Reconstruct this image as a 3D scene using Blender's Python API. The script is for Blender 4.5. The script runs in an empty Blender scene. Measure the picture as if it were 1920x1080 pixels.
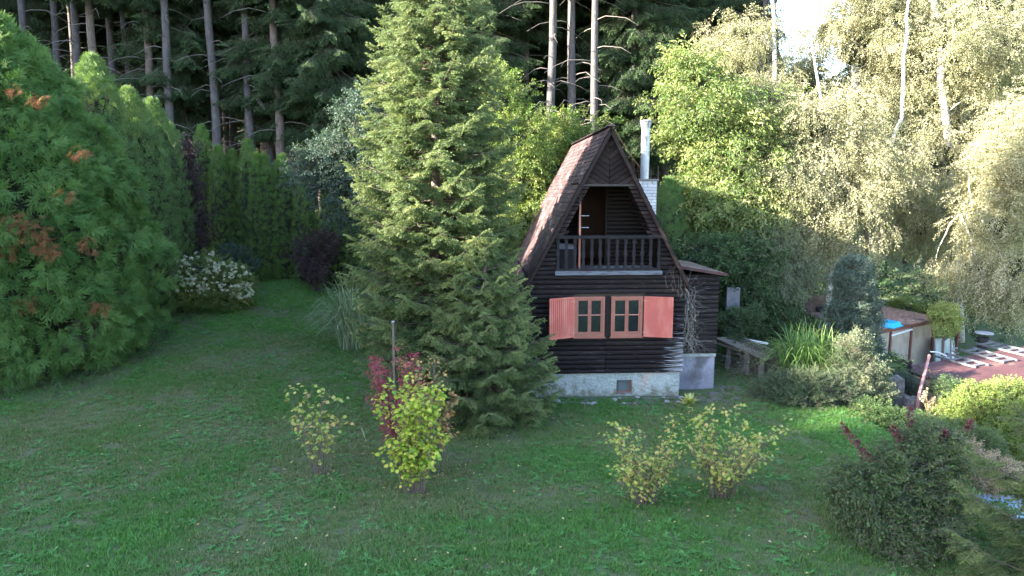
import bpy, math, random
import numpy as np
from math import radians as rad, sin, cos, pi
rng = np.random.default_rng(7)
random.seed(7)
sc = bpy.context.scene
COL = sc.collection

# ------------------------------------------------------------------ camera, sky, sun, exposure
CAMZ = 5.1
PITCH = rad(8.0)
cam_d = bpy.data.cameras.new('camera'); cam = bpy.data.objects.new('camera', cam_d); COL.objects.link(cam)
cam.location = (0, 0, CAMZ); cam.rotation_euler = (rad(90) - PITCH, 0, 0)
cam_d.lens = 24.0; cam_d.sensor_width = 36.0; cam_d.clip_end = 2000; cam_d.clip_start = 0.1
sc.camera = cam
SUN_EL = rad(19.0)
SUN_H = (-0.955, -0.297)                      # horizontal direction from the garden to the sun
world = bpy.data.worlds.new('World'); sc.world = world; world.use_nodes = True
wn = world.node_tree.nodes; wl = world.node_tree.links
bg = wn.get('Background') or wn.new('ShaderNodeBackground')
sky = wn.new('ShaderNodeTexSky'); sky.sky_type = 'NISHITA'; sky.sun_disc = False
sky.sun_elevation = SUN_EL; sky.sun_rotation = math.atan2(SUN_H[0], SUN_H[1])
sky.air_density = 1.0; sky.dust_density = 1.2; sky.ozone_density = 1.0; sky.altitude = 400
wl.new(sky.outputs[0], bg.inputs[0]); bg.inputs[1].default_value = 0.128
sun_d = bpy.data.lights.new('sun', 'SUN'); sun = bpy.data.objects.new('sun', sun_d); COL.objects.link(sun)
sun_d.energy = 5.0; sun_d.angle = rad(0.55); sun_d.color = (1.0, 0.90, 0.74)
import mathutils
sv = mathutils.Vector((SUN_H[0] * cos(SUN_EL), SUN_H[1] * cos(SUN_EL), sin(SUN_EL)))
sun.rotation_euler = sv.to_track_quat('Z', 'Y').to_euler(); sun.location = (-20, -20, 30)
vs = sc.view_settings
vs.view_transform = 'Standard'; vs.look = 'None'; vs.gamma = 1.0; vs.use_curve_mapping = False
vs.exposure = 3.4
sc.cycles.max_bounces = 6; sc.cycles.diffuse_bounces = 4; sc.cycles.glossy_bounces = 2
sc.cycles.transmission_bounces = 4; sc.cycles.transparent_max_bounces = 6
sc.cycles.use_denoising = True
sc.cycles.sample_clamp_indirect = 6.0

# ------------------------------------------------------------------ small helpers
cP, sP = cos(PITCH), sin(PITCH)
def W(px, py, Y):
    """world point on the sight line of photo pixel (px, py) of 1920 x 1080 at world depth Y"""
    u = (px - 960) / 1280; v = (540 - py) / 1280
    dy = cP + v * sP; dz = -sP + v * cP
    t = Y / dy
    return np.array([u * t, Y, CAMZ + dz * t])

def sst(a, b, x):
    t = np.clip((np.asarray(x, float) - a) / (b - a), 0, 1); return t * t * (3 - 2 * t)

def vnoise(x, y, s=1.0, seed=0):
    """smooth value noise 0..1"""
    x = np.asarray(x, float) * s + seed * 17.3; y = np.asarray(y, float) * s + seed * 9.1
    xi = np.floor(x); yi = np.floor(y); fx = x - xi; fy = y - yi
    fx = fx * fx * (3 - 2 * fx); fy = fy * fy * (3 - 2 * fy)
    def hsh(a, b):
        q = np.sin(a * 127.1 + b * 311.7 + seed) * 43758.5453
        return q - np.floor(q)
    return (hsh(xi, yi) * (1 - fx) + hsh(xi + 1, yi) * fx) * (1 - fy) + (hsh(xi, yi + 1) * (1 - fx) + hsh(xi + 1, yi + 1) * fx) * fy

def ground(x, y):
    x = np.asarray(x, float); y = np.asarray(y, float)
    L = 1 - sst(-9, -2, x)
    h = L * 0.085 * (np.clip(y, 9, 26) - 9)
    edge = 7.4 + 0.10 * (y - 12)
    h = h - 1.75 * sst(edge, edge + 3.2, x) * (1 - sst(30, 40, y))
    h = h + 0.10 * np.clip(y - 27, 0, 60) + 0.035 * np.clip(y - 20, 0, 7)
    h = h + 0.06 * (vnoise(x, y, 0.45, 3) - .5) + 0.03 * (vnoise(x, y, 1.6, 5) - .5)
    # far off the camera the slope with the trees stands a little higher
    return h

def nrm(a):
    a = np.asarray(a, float); return a / np.maximum(np.linalg.norm(a, axis=-1, keepdims=True), 1e-9)

def frame(D, U=None, roll=None):
    """rotation matrices with X along D, Z as near as possible to U"""
    D = nrm(D); n = len(D)
    if U is None: U = np.tile([0, 0, 1.0], (n, 1))
    U = np.asarray(U, float)
    if U.ndim == 1: U = np.tile(U, (n, 1))
    Yv = np.cross(U, D); bad = np.linalg.norm(Yv, axis=1) < 1e-3
    Yv[bad] = np.cross([1.0, 0.2, 0], D[bad]); Yv = nrm(Yv); Z = np.cross(D, Yv)
    if roll is not None:
        c = np.cos(roll)[:, None]; s = np.sin(roll)[:, None]
        Yv, Z = Yv * c + Z * s, Z * c - Yv * s
    return np.stack([D, Yv, Z], axis=2)

def eul(R):
    y = np.arcsin(np.clip(-R[:, 2, 0], -1, 1))
    return np.stack([np.arctan2(R[:, 2, 1], R[:, 2, 2]), y, np.arctan2(R[:, 1, 0], R[:, 0, 0])], axis=1)

class G:
    """collects polygons; one G becomes one mesh"""
    def __init__(self):
        self.v = []; self.n = 0; self.f = []; self.tone = []; self.pv = []
    def add(self, v, faces, mat=0, tone=0.0, pv=0):
        v = np.asarray(v, float).reshape(-1, 3)
        for f in (faces if isinstance(faces, list) and len(faces) and isinstance(faces[0], np.ndarray) and faces[0].ndim == 2 else [np.asarray(q)[None, :] for q in faces] if isinstance(faces, list) else [faces]):
            self.f.append((np.asarray(f, int) + self.n, mat))
        self.v.append(v); self.n += len(v)
        self.tone.append(np.broadcast_to(np.asarray(tone, float), (len(v),)))
        self.pv.append(np.full(len(v), pv, int))
    def stamp(self, tv, tf, P, R, S, tone=None, mat=0, pv=0):
        tv = np.asarray(tv, float); P = np.asarray(P, float); n = len(P); k = len(tv)
        if n == 0: return
        S = np.asarray(S, float)
        if S.ndim == 0: S = np.full((n, 3), float(S))
        elif S.ndim == 1: S = np.repeat(S[:, None], 3, 1)
        q = tv[None, :, :] * S[:, None, :]
        q = np.einsum('nij,nkj->nki', R, q) + P[:, None, :]
        off = (np.arange(n) * k)[:, None, None]
        by = {}
        for f in tf: by.setdefault(len(f), []).append(f)
        fs = [(np.array(fl)[None] + off).reshape(-1, m) for m, fl in by.items()]
        t = np.zeros(n) if tone is None else np.broadcast_to(tone, (n,))
        self.add(q.reshape(-1, 3), fs, mat, np.repeat(t, k), pv)
    def box(self, a, b, mat=0, tone=0.0):
        x0, y0, z0 = a; x1, y1, z1 = b
        self.add([(x0, y0, z0), (x1, y0, z0), (x1, y1, z0), (x0, y1, z0), (x0, y0, z1), (x1, y0, z1), (x1, y1, z1), (x0, y1, z1)],
                 [(0, 3, 2, 1), (4, 5, 6, 7), (0, 1, 5, 4), (1, 2, 6, 5), (2, 3, 7, 6), (3, 0, 4, 7)], mat, tone)
    def beam(self, p, q, w, h, up=(0, 0, 1), mat=0, tone=0.0):
        p = np.array(p, float); q = np.array(q, float); d = q - p; L = np.linalg.norm(d)
        R = frame([d], np.array([up], float))
        tv = np.array([(x, y, z) for z in (-.5, .5) for (x, y) in ((0, -.5), (1, -.5), (1, .5), (0, .5))])
        self.stamp(tv, [(0, 3, 2, 1), (4, 5, 6, 7), (0, 1, 5, 4), (1, 2, 6, 5), (2, 3, 7, 6), (3, 0, 4, 7)], [p], R, np.array([[L, w, h]]), [tone], mat)
    def tube(self, pts, rad_, sides=6, mat=0, tone=0.0, pv=0, cap=True):
        pts = np.asarray(pts, float); m = len(pts)
        r = np.broadcast_to(np.asarray(rad_, float), (m,))
        t = np.gradient(pts, axis=0); t = nrm(t)
        ref = np.array([0.3, 0.9, 0.2]) if abs(t[0][2]) > .7 else np.array([0, 0, 1.0])
        a = nrm(np.cross(t, ref)); b = np.cross(t, a)
        th = np.linspace(0, 2 * pi, sides, endpoint=False)
        v = pts[:, None] + r[:, None, None] * (np.cos(th)[None, :, None] * a[:, None] + np.sin(th)[None, :, None] * b[:, None])
        i = np.arange(m - 1)[:, None] * sides; j = np.arange(sides)[None]; j2 = (j + 1) % sides
        f = np.stack([i + j, i + j2, i + sides + j2, i + sides + j], axis=2).reshape(-1, 4)
        fs = [f]
        if cap and sides > 2: fs += [np.arange(sides)[None, ::-1], (np.arange(sides) + (m - 1) * sides)[None]]
        self.add(v.reshape(-1, 3), fs, mat, tone, pv)
    def lathe(self, prof, c=(0, 0, 0), sides=16, mat=0, tone=0.0, wob=0):
        prof = np.array(prof, float); m = len(prof); th = np.linspace(0, 2 * pi, sides, endpoint=False)
        rr = prof[:, 0][:, None] * (1 + wob * (rng.random((m, sides)) - .5))
        v = np.stack([rr * np.cos(th), rr * np.sin(th), np.repeat(prof[:, 1][:, None], sides, 1)], axis=2) + np.array(c)
        i = np.arange(m - 1)[:, None] * sides; j = np.arange(sides)[None]; j2 = (j + 1) % sides
        f = np.stack([i + j, i + j2, i + sides + j2, i + sides + j], axis=2).reshape(-1, 4)
        self.add(v.reshape(-1, 3), [f, np.arange(sides)[None, ::-1], (np.arange(sides) + (m - 1) * sides)[None]], mat, tone)
    def mesh(self, name, mats, smooth=False, pts=None):
        v = np.concatenate(self.v) if self.v else np.zeros((0, 3))
        tone = np.concatenate(self.tone) if self.tone else np.zeros(0)
        pv = np.concatenate(self.pv) if self.pv else np.zeros(0, int)
        nproto = len(v)
        if pts is not None:
            v = np.concatenate([v, pts['P']]); tone = np.concatenate([tone, np.zeros(len(pts['P']))])
            pv = np.concatenate([pv, np.zeros(len(pts['P']), int)])
        me = bpy.data.meshes.new(name)
        me.vertices.add(len(v)); me.vertices.foreach_set('co', v.astype(np.float32).ravel())
        if self.f:
            loops = np.concatenate([f.ravel() for f, _ in self.f])
            sizes = np.concatenate([np.full(len(f), f.shape[1]) for f, _ in self.f])
            mi = np.concatenate([np.full(len(f), m) for f, m in self.f])
            me.loops.add(len(loops)); me.loops.foreach_set('vertex_index', loops.astype(np.int32))
            me.polygons.add(len(sizes))
            st = np.concatenate([[0], np.cumsum(sizes)[:-1]])
            me.polygons.foreach_set('loop_start', st.astype(np.int32))
            me.polygons.foreach_set('material_index', mi.astype(np.int32))
            me.polygons.foreach_set('use_smooth', np.full(len(sizes), smooth))
        for m in mats: me.materials.append(m)
        a = me.attributes.new('tone', 'FLOAT', 'POINT'); a.data.foreach_set('value', tone.astype(np.float32))
        if pts is not None:
            n = len(pts['P'])
            a = me.attributes.new('pv', 'INT', 'POINT'); a.data.foreach_set('value', pv.astype(np.int32))
            rot = np.zeros((len(v), 3)); rot[nproto:] = pts['rot']
            s = np.ones((len(v), 3)); s[nproto:] = pts['sc']
            a = me.attributes.new('rot', 'FLOAT_VECTOR', 'POINT'); a.data.foreach_set('vector', rot.astype(np.float32).ravel())
            a = me.attributes.new('sc', 'FLOAT_VECTOR', 'POINT'); a.data.foreach_set('vector', s.astype(np.float32).ravel())
            r = np.zeros(len(v)); r[nproto:] = pts['rnd']
            a = me.attributes.new('rnd', 'FLOAT', 'POINT'); a.data.foreach_set('value', r.astype(np.float32))
            q = np.zeros(len(v), int); q[nproto:] = pts['var']
            a = me.attributes.new('var', 'INT', 'POINT'); a.data.foreach_set('value', q.astype(np.int32))
        me.update(calc_edges=True)
        return me
    def build(self, name, mats, parent=None, smooth=False, kind=None, label=None):
        if not isinstance(mats, (list, tuple)): mats = [mats]
        o = bpy.data.objects.new(name, self.mesh(name, mats, smooth)); COL.objects.link(o)
        if parent is not None: o.parent = parent
        if kind: o['kind'] = kind
        if label: o['label'] = label
        return o

def thing(name, label, cat, loc=(0, 0, 0), rz=0.0, group=None):
    o = bpy.data.objects.new(name, None); COL.objects.link(o); o.empty_display_size = .1
    o.location = loc; o.rotation_euler = (0, 0, rz); o['label'] = label; o['category'] = cat
    if group: o['group'] = group
    return o

def tag(o, label, cat, group=None):
    o['label'] = label; o['category'] = cat
    if group: o['group'] = group
    return o

def dup(root, loc, rz, s, label, group=None):
    def cp(o, par):
        c = o.copy(); COL.objects.link(c)
        if par is not None: c.parent = par
        for ch in list(kids.get(o.name, [])): cp(ch, c)
        return c
    kids = {}
    def walk(o):
        kids[o.name] = list(o.children)
        for ch in o.children: walk(ch)
    walk(root)
    r = cp(root, None)
    r.location = loc; r.rotation_euler = (0, 0, rz); r.scale = (s, s, s) if np.isscalar(s) else s
    r['label'] = label
    if group: r['group'] = group
    return r

# ------------------------------------------------------------------ geometry nodes: sprays set on a plant's own points
def make_ng():
    ng = bpy.data.node_groups.new('sprays_on_points', 'GeometryNodeTree')
    ng.interface.new_socket('Geometry', in_out='INPUT', socket_type='NodeSocketGeometry')
    ng.interface.new_socket('Geometry', in_out='OUTPUT', socket_type='NodeSocketGeometry')
    N = ng.nodes; L = ng.links
    gi = N.new('NodeGroupInput'); go = N.new('NodeGroupOutput')
    def attr(name, t):
        a = N.new('GeometryNodeInputNamedAttribute'); a.data_type = t; a.inputs['Name'].default_value = name; return a.outputs[0]
    def eq(sock, k):
        c = N.new('FunctionNodeCompare'); c.data_type = 'INT'; c.operation = 'EQUAL'
        L.new(sock, c.inputs[2]); c.inputs[3].default_value = k; return c.outputs[0]
    pv = attr('pv', 'INT'); var = attr('var', 'INT'); rot = attr('rot', 'FLOAT_VECTOR'); scl = attr('sc', 'FLOAT_VECTOR')
    def sep(k):
        s = N.new('GeometryNodeSeparateGeometry'); s.domain = 'POINT'
        L.new(gi.outputs[0], s.inputs[0]); L.new(eq(pv, k), s.inputs[1]); return s.outputs[0]
    pts = sep(0); J = N.new('GeometryNodeJoinGeometry')
    L.new(sep(-1), J.inputs[0])
    for k in range(3):
        ip = N.new('GeometryNodeInstanceOnPoints')
        L.new(pts, ip.inputs['Points']); L.new(eq(var, k), ip.inputs['Selection'])
        L.new(sep(k + 1), ip.inputs['Instance']); L.new(rot, ip.inputs['Rotation']); L.new(scl, ip.inputs['Scale'])
        L.new(ip.outputs[0], J.inputs[0])
    L.new(J.outputs[0], go.inputs[0])
    return ng
NG = make_ng()

def foliage(name, proto, P, D, U=None, roll=None, sc_=1.0, rnd=None, mats=(), parent=None, static=None, nvar=3, kind='stuff'):
    """proto: function(G, variant) drawing a spray along +X, made three times; P, D: where and which way each spray goes"""
    g = G()
    for k in range(nvar): proto(g, k + 1)
    if static is not None: static(g)
    n = len(P); R = frame(D, U, roll)
    s = np.asarray(sc_, float)
    s = np.full((n, 3), float(s)) if s.ndim == 0 else (np.repeat(s[:, None], 3, 1) if s.ndim == 1 else s)
    pts = dict(P=np.asarray(P), rot=eul(R), sc=s, rnd=rng.random(n) if rnd is None else rnd, var=rng.integers(0, nvar, n))
    me = g.mesh(name, list(mats), False, pts)
    o = bpy.data.objects.new(name, me); COL.objects.link(o)
    m = o.modifiers.new('sprays', 'NODES'); m.node_group = NG
    if parent is not None: o.parent = parent
    if kind: o['kind'] = kind
    return o

# ------------------------------------------------------------------ materials
def newmat(name):
    m = bpy.data.materials.new(name); m.use_nodes = True
    nt = m.node_tree; nt.nodes.clear()
    out = nt.nodes.new('ShaderNodeOutputMaterial')
    return m, nt, nt.nodes, nt.links, out

def ramp(N, stops, interp='LINEAR'):
    r = N.new('ShaderNodeValToRGB'); r.color_ramp.interpolation = interp
    e = r.color_ramp.elements
    while len(e) < len(stops): e.new(0.5)
    for i, (p, c) in enumerate(stops):
        e[i].position = p; e[i].color = (*c, 1)
    return r

def leafmat(name, cols, transl=0.35, rough=0.5, spec=0.35, tcol=None):
    """cols: colours picked by the spray's own random number plus the leaf's tone"""
    m, nt, N, L, out = newmat(name)
    a = N.new('ShaderNodeAttribute'); a.attribute_type = 'INSTANCER'; a.attribute_name = 'rnd'
    b = N.new('ShaderNodeAttribute'); b.attribute_type = 'GEOMETRY'; b.attribute_name = 'tone'
    s = N.new('ShaderNodeMath'); s.operation = 'ADD'; L.new(a.outputs['Fac'], s.inputs[0]); L.new(b.outputs['Fac'], s.inputs[1])
    k = len(cols); r = ramp(N, [(i / (k - 1), c) for i, c in enumerate(cols)]); L.new(s.outputs[0], r.inputs[0])
    p = N.new('ShaderNodeBsdfPrincipled'); L.new(r.outputs[0], p.inputs['Base Color'])
    p.inputs['Roughness'].default_value = rough; p.inputs['Specular IOR Level'].default_value = spec
    t = N.new('ShaderNodeBsdfTranslucent')
    mx = N.new('ShaderNodeMix'); mx.data_type = 'RGBA'; mx.blend_type = 'MULTIPLY'; mx.inputs[0].default_value = 1
    L.new(r.outputs[0], mx.inputs[6]); mx.inputs[7].default_value = (*(tcol or (1.5, 1.5, .7)), 1)
    L.new(mx.outputs[2], t.inputs[0])
    q = N.new('ShaderNodeMixShader'); q.inputs[0].default_value = transl
    L.new(p.outputs[0], q.inputs[1]); L.new(t.outputs[0], q.inputs[2]); L.new(q.outputs[0], out.inputs[0])
    return m

def surf(name, stops, scale=(1, 1, 1), nscale=4.0, detail=6, rough=0.8, bump=0.3, bscale=None, spec=0.3, coord='Object', extra=None, metallic=0.0, dist=0.02, tone=0.0):
    """noise-coloured rough surface with relief"""
    m, nt, N, L, out = newmat(name)
    tc = N.new('ShaderNodeTexCoord'); mp = N.new('ShaderNodeMapping'); mp.inputs['Scale'].default_value = scale
    L.new(tc.outputs[coord], mp.inputs[0])
    n = N.new('ShaderNodeTexNoise'); n.inputs['Scale'].default_value = nscale; n.inputs['Detail'].default_value = detail; n.inputs['Roughness'].default_value = .65
    L.new(mp.outputs[0], n.inputs['Vector'])
    fac = n.outputs[0]
    if tone:
        a = N.new('ShaderNodeAttribute'); a.attribute_name = 'tone'
        mu = N.new('ShaderNodeMath'); mu.operation = 'MULTIPLY_ADD'; L.new(a.outputs['Fac'], mu.inputs[0]); mu.inputs[1].default_value = tone; L.new(fac, mu.inputs[2]); fac = mu.outputs[0]
    r = ramp(N, stops); L.new(fac, r.inputs[0])
    p = N.new('ShaderNodeBsdfPrincipled'); p.inputs['Roughness'].default_value = rough; p.inputs['Specular IOR Level'].default_value = spec; p.inputs['Metallic'].default_value = metallic
    col = r.outputs[0]
    if extra: col = extra(N, L, col, tc, mp)
    L.new(col, p.inputs['Base Color'])
    if bump:
        n2 = N.new('ShaderNodeTexNoise'); n2.inputs['Scale'].default_value = bscale or nscale * 3; n2.inputs['Detail'].default_value = 5
        L.new(mp.outputs[0], n2.inputs['Vector'])
        b = N.new('ShaderNodeBump'); b.inputs['Strength'].default_value = bump; b.inputs['Distance'].default_value = dist
        L.new(n2.outputs[0], b.inputs['Height']); L.new(b.outputs[0], p.inputs['Normal'])
    L.new(p.outputs[0], out.inputs[0])
    return m

def overlay(scale, sc3, lo, hi, colr, detail=4):
    """returns an extra() that lays patches of a second colour over the first"""
    def f(N, L, col, tc, mp):
        m2 = N.new('ShaderNodeMapping'); m2.inputs['Scale'].default_value = sc3; L.new(tc.outputs['Object'], m2.inputs[0])
        n = N.new('ShaderNodeTexNoise'); n.inputs['Scale'].default_value = scale; n.inputs['Detail'].default_value = detail; L.new(m2.outputs[0], n.inputs['Vector'])
        r = ramp(N, [(lo, (0, 0, 0)), (hi, (1, 1, 1))]); L.new(n.outputs[0], r.inputs[0])
        mx = N.new('ShaderNodeMix'); mx.data_type = 'RGBA'; L.new(r.outputs[0], mx.inputs[0]); L.new(col, mx.inputs[6]); mx.inputs[7].default_value = (*colr, 1)
        return mx.outputs[2]
    return f

def chain(*fs):
    def f(N, L, col, tc, mp):
        for g in fs: col = g(N, L, col, tc, mp)
        return col
    return f

M = {}
M['bark'] = surf('spruce_bark', [(.3, (.06, .045, .038)), (.7, (.16, .125, .11))], (1, 1, .35), 14, bump=.6)
M['bark_pale'] = surf('pale_bark', [(.3, (.036, .033, .035)), (.7, (.11, .10, .105))], (1, 1, .3), 10, bump=.6, extra=overlay(9, (1, 1, .5), .55, .62, (.09, .075, .07)))
M['twig'] = surf('twig_bark', [(.3, (.07, .05, .045)), (.7, (.15, .12, .11))], nscale=20, bump=0)
M['twig_grey'] = surf('dead_twig', [(.3, (.11, .095, .09)), (.7, (.22, .20, .19))], nscale=20, bump=0)
M['birch'] = surf('birch_bark', [(.3, (.36, .34, .31)), (.7, (.52, .50, .46))], (1, 1, 1), 6, bump=.3, rough=.6,
                  extra=chain(overlay(7, (1, 1, 3.2), .56, .60, (.04, .035, .03)), overlay(2.0, (1, 1, 1), .6, .72, (.25, .22, .19))))
M['soil'] = surf('soil', [(.3, (.05, .04, .032)), (.7, (.12, .10, .08))], nscale=9, bump=.7)

SPR = [(.034, .064, .028), (.064, .110, .042), (.125, .175, .062), (.26, .29, .125)]
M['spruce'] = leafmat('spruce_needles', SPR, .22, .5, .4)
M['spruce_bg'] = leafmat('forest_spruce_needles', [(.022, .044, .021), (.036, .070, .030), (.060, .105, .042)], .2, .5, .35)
M['thuja'] = leafmat('thuja_scales', [(.046, .100, .028), (.070, .145, .040), (.100, .185, .055), (.14, .22, .072)], .25, .6, .2)
M['thuja_dk'] = leafmat('clipped_thuja_scales', [(.055, .108, .026), (.085, .165, .038), (.125, .225, .055)], .25, .6, .2)
M['thuja_brown'] = leafmat('dead_thuja_scales', [(.085, .034, .016), (.14, .055, .024), (.19, .08, .036)], .2, .7, .2)
M['grass'] = leafmat('grass_blades', [(.17, .165, .085), (.10, .175, .050), (.072, .172, .038), (.088, .21, .044), (.12, .255, .064)], .3, .6, .2, (1.3, 1.5, .8))
M['weed'] = leafmat('weed_leaves', [(.05, .15, .038), (.07, .20, .05), (.10, .25, .075)], .25, .55, .25)

# ------------------------------------------------------------------ sprays
def thuja_long(L=.46, n=4, w=.012):
    """ragged drooping bough tip: a few separate fingers set with short side fronds"""
    def f(g, pv):
        P, D, S, T = [], [], [], []
        ax = [(np.array([0, 0, 0.]), np.array([1, 0, 0.]), L)]
        for i in range(n):
            for sg in (-1, 1):
                a = sg * rad(rng.uniform(22, 48)); ax.append((np.array([L * (.12 + .62 * i / n), 0, 0]), np.array([cos(a), sin(a), rng.uniform(-.3, .15)]), L * rng.uniform(.38, .62) * (1 - .35 * i / n)))
        for o, d, l in ax:
            m = max(4, int(l / .022)); side = nrm(np.cross([0, 0, 1.0], d))
            for j in range(m):
                q = o + d * l * (j + .5) / m; q = q - np.array([0, 0, .9 * (l * (j + .5) / m) ** 2 + .6 * o[0] ** 2])
                for s2 in (-1, 1):
                    P.append(q); D.append(nrm(d + side * s2 * rng.uniform(.35, .75) + np.array([0, 0, rng.uniform(-.4, .05)]))); S.append((rng.uniform(.035, .058) * (1.15 - .6 * j / m), w, w)); T.append(rng.uniform(-.14, .10) + .12 * j / m)
        P = np.array(P); D = np.array(D)
        g.stamp(*LEAF4, P, frame(D, None, rng.normal(0, .4, len(P))), np.array(S), np.array(T), 0, pv)
    return f

def needle_shoots(g, P0, P1, n, nl, nw, pv, lift=.25, tone=None, mat=0):
    """needles all round each shoot from P0 to P1"""
    P0 = np.asarray(P0, float); P1 = np.asarray(P1, float); k = len(P0)
    ax = nrm(P1 - P0); R = frame(ax)
    t = np.tile((np.arange(n) + .5) / n, (k, 1)) + rng.uniform(-.4, .4, (k, n)) / n
    ph = rng.uniform(0, 2 * pi, (k, n))
    pos = P0[:, None] + (P1 - P0)[:, None] * t[..., None]
    rd = R[:, None, :, 1] * np.cos(ph)[..., None] + R[:, None, :, 2] * np.sin(ph)[..., None]
    d = nrm(ax[:, None] * .75 + rd * .8 + np.array([0, 0, lift]))
    sd = nrm(np.cross(d, rd)) * nw * .5
    L = nl * rng.uniform(.75, 1.1, (k, n, 1)) * (1 - .35 * t[..., None] ** 4)
    v = np.stack([pos - sd, pos + sd, pos + d * L], axis=2).reshape(-1, 3)
    f = np.arange(len(v)).reshape(-1, 3)
    tn = np.repeat(np.zeros(k) if tone is None else tone, n * 3)
    g.add(v, [f], mat, tn, pv)

def spruce_spray(L=.42, n=34, nl=.024, nw=.006, side=6, droop=.12):
    def f(g, pv):
        xs = np.linspace(.12, .9, side) * L
        P0 = [(0, 0, 0)]; P1 = [(L, 0, .02)]; tn = [.12]
        for i, x in enumerate(xs):
            for sg in (-1, 1):
                l = L * (.55 - .33 * x / L) * rng.uniform(.8, 1.15); a = rad(rng.uniform(38, 58))
                P0.append((x, 0, 0)); P1.append((x + l * cos(a), sg * l * sin(a), -droop * l * rng.uniform(.3, 1.6))); tn.append(rng.uniform(-.12, .12))
                if l > .13:
                    for q in (.45, .75):
                        for s2 in (-1, 1):
                            b = a * sg + s2 * rad(45); l2 = l * .36
                            p = (x + l * cos(a) * q, sg * l * sin(a) * q, -droop * l * q)
                            P0.append(p); P1.append((p[0] + l2 * cos(b), p[1] + l2 * sin(b), p[2] - l2 * .25)); tn.append(rng.uniform(-.12, .1))
        P0 = np.array(P0); P1 = np.array(P1)
        LL = np.linalg.norm(P1 - P0, axis=1)
        big = LL > L * .3
        needle_shoots(g, P0[big], P1[big], n, nl, nw, pv, tone=np.array(tn)[big])
        needle_shoots(g, P0[~big], P1[~big], max(6, int(n * .45)), nl, nw, pv, tone=np.array(tn)[~big])
        for a, b in zip(P0[big], P1[big]): g.tube([a, b], [.0035, .0015], 3, 1, 0, pv, cap=False)
    return f

LEAF4 = (np.array([(0, 0, 0), (.45, .5, -.06), (1, 0, -.12), (.45, -.5, -.06)]), [(0, 3, 2, 1)])
LEAF6 = (np.array([(0, 0, 0), (.25, .36, -.02), (.62, .34, -.05), (1, 0, -.18), (.62, -.34, -.05), (.25, -.36, -.02), (.5, 0, .05)]),
         [(0, 6, 1), (1, 6, 2), (2, 6, 3), (3, 6, 4), (4, 6, 5), (5, 6, 0)])
_lob = [(0, 0, 0), (-.08, .28, -.02), (.18, .30, 0), (.20, .52, -.06), (.45, .36, 0), (.68, .40, -.05), (.72, .16, 0), (1, 0, -.12)]
LOBED = (np.array(_lob + [(x, -y, z) for x, y, z in _lob[-2:0:-1]] + [(.4, 0, .05)]), [(i, 14, (i + 1) % 14) for i in range(14)])

def thuja_spray(L=.34, n=7, w=.022):
    """a flat fan of scale-leaved fronds"""
    def f(g, pv):
        P, D, S, T = [], [], [], []
        for i in range(n):
            x = L * (.08 + .8 * i / n)
            for sg in (-1, 1):
                a = sg * rad(rng.uniform(30, 52)); l = L * (.50 - .34 * i / n) * rng.uniform(.8, 1.15)
                d = np.array([cos(a), sin(a), rng.uniform(-.15, .05)])
                m = max(3, int(l / .020))
                for j in range(m):
                    q = np.array([x, 0, 0]) + d * l * (j + .4) / m
                    q[2] -= .5 * (l * (j + .4) / m) ** 2 + .4 * x * x
                    for s2 in (-1, 1):
                        b = a + s2 * rad(38)
                        P.append(q); D.append((cos(b), sin(b), rng.uniform(-.25, .05))); S.append((l * .24 * (1 - .5 * j / m) * rng.uniform(.8, 1.1), w * .42, w)); T.append(rng.uniform(-.1, .1) + .08 * j / m)
                P.append(q); D.append(d); S.append((l * .3, w, w)); T.append(.12)
        P = np.array(P); D = np.array(D)
        g.stamp(*LEAF4, P, frame(D, None, rng.normal(0, .3, len(P))), np.array(S), np.array(T), 0, pv)
        g.tube([(0, 0, 0), (L * .8, 0, -.3 * L * L)], [.004, .002], 3, 1, 0, pv, cap=False)
    return f

def twig_spray(L=.5, nl=26, size=.05, width=.6, shape=LEAF4, spread=.16, droop=.3, curl=.6, up=.2, sub=3, stalk=.0035):
    """leafy twig; leaves spaced on the twig and on side twigs"""
    def f(g, pv):
        P, D = [], []
        paths = [np.array([(L * t, 0, -droop * L * t * t) for t in np.linspace(0, 1, 5)])]
        for i in range(sub):
            t0 = (i + .6) / (sub + .6); sg = -1 if i % 2 else 1
            o = np.array([L * t0, 0, -droop * L * t0 * t0]); l = L * .45 * (1.1 - .5 * t0)
            d = nrm(np.array([.75, sg * .7, rng.uniform(-.2, .3)]))
            paths.append(np.array([o + d * l * t + np.array([0, 0, -droop * l * t * t]) for t in np.linspace(0, 1, 4)]))
        tot = sum(np.linalg.norm(p[-1] - p[0]) for p in paths)
        for p in paths:
            k = max(2, int(nl * np.linalg.norm(p[-1] - p[0]) / tot))
            ts = np.linspace(.12, 1, k) * (len(p) - 1)
            for q, t in enumerate(ts):
                i = min(int(t), len(p) - 2); c = p[i] + (p[i + 1] - p[i]) * (t - i)
                ax = nrm(p[i + 1] - p[i]); a = q * 2.4 + rng.uniform(-.5, .5)
                r = np.array([0, cos(a), sin(a)])
                dd = nrm(ax * .6 + r * 1.0 + np.array([0, 0, up - curl * rng.random()]))
                P.append(c + r * spread * size * rng.random()); D.append(dd)
            g.tube(p, np.linspace(stalk, stalk * .4, len(p)), 3, 1, 0, pv, cap=False)
        P = np.array(P); D = np.array(D); n = len(P)
        s = size * rng.uniform(.65, 1.2, n)
        g.stamp(*shape, P, frame(D, None, rng.normal(0, .7, n)), np.stack([s, s * width, s], 1), rng.uniform(-.16, .16, n), 0, pv)
    return f

def sph(n):
    v = rng.normal(size=(n, 3)); return nrm(v)

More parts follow.
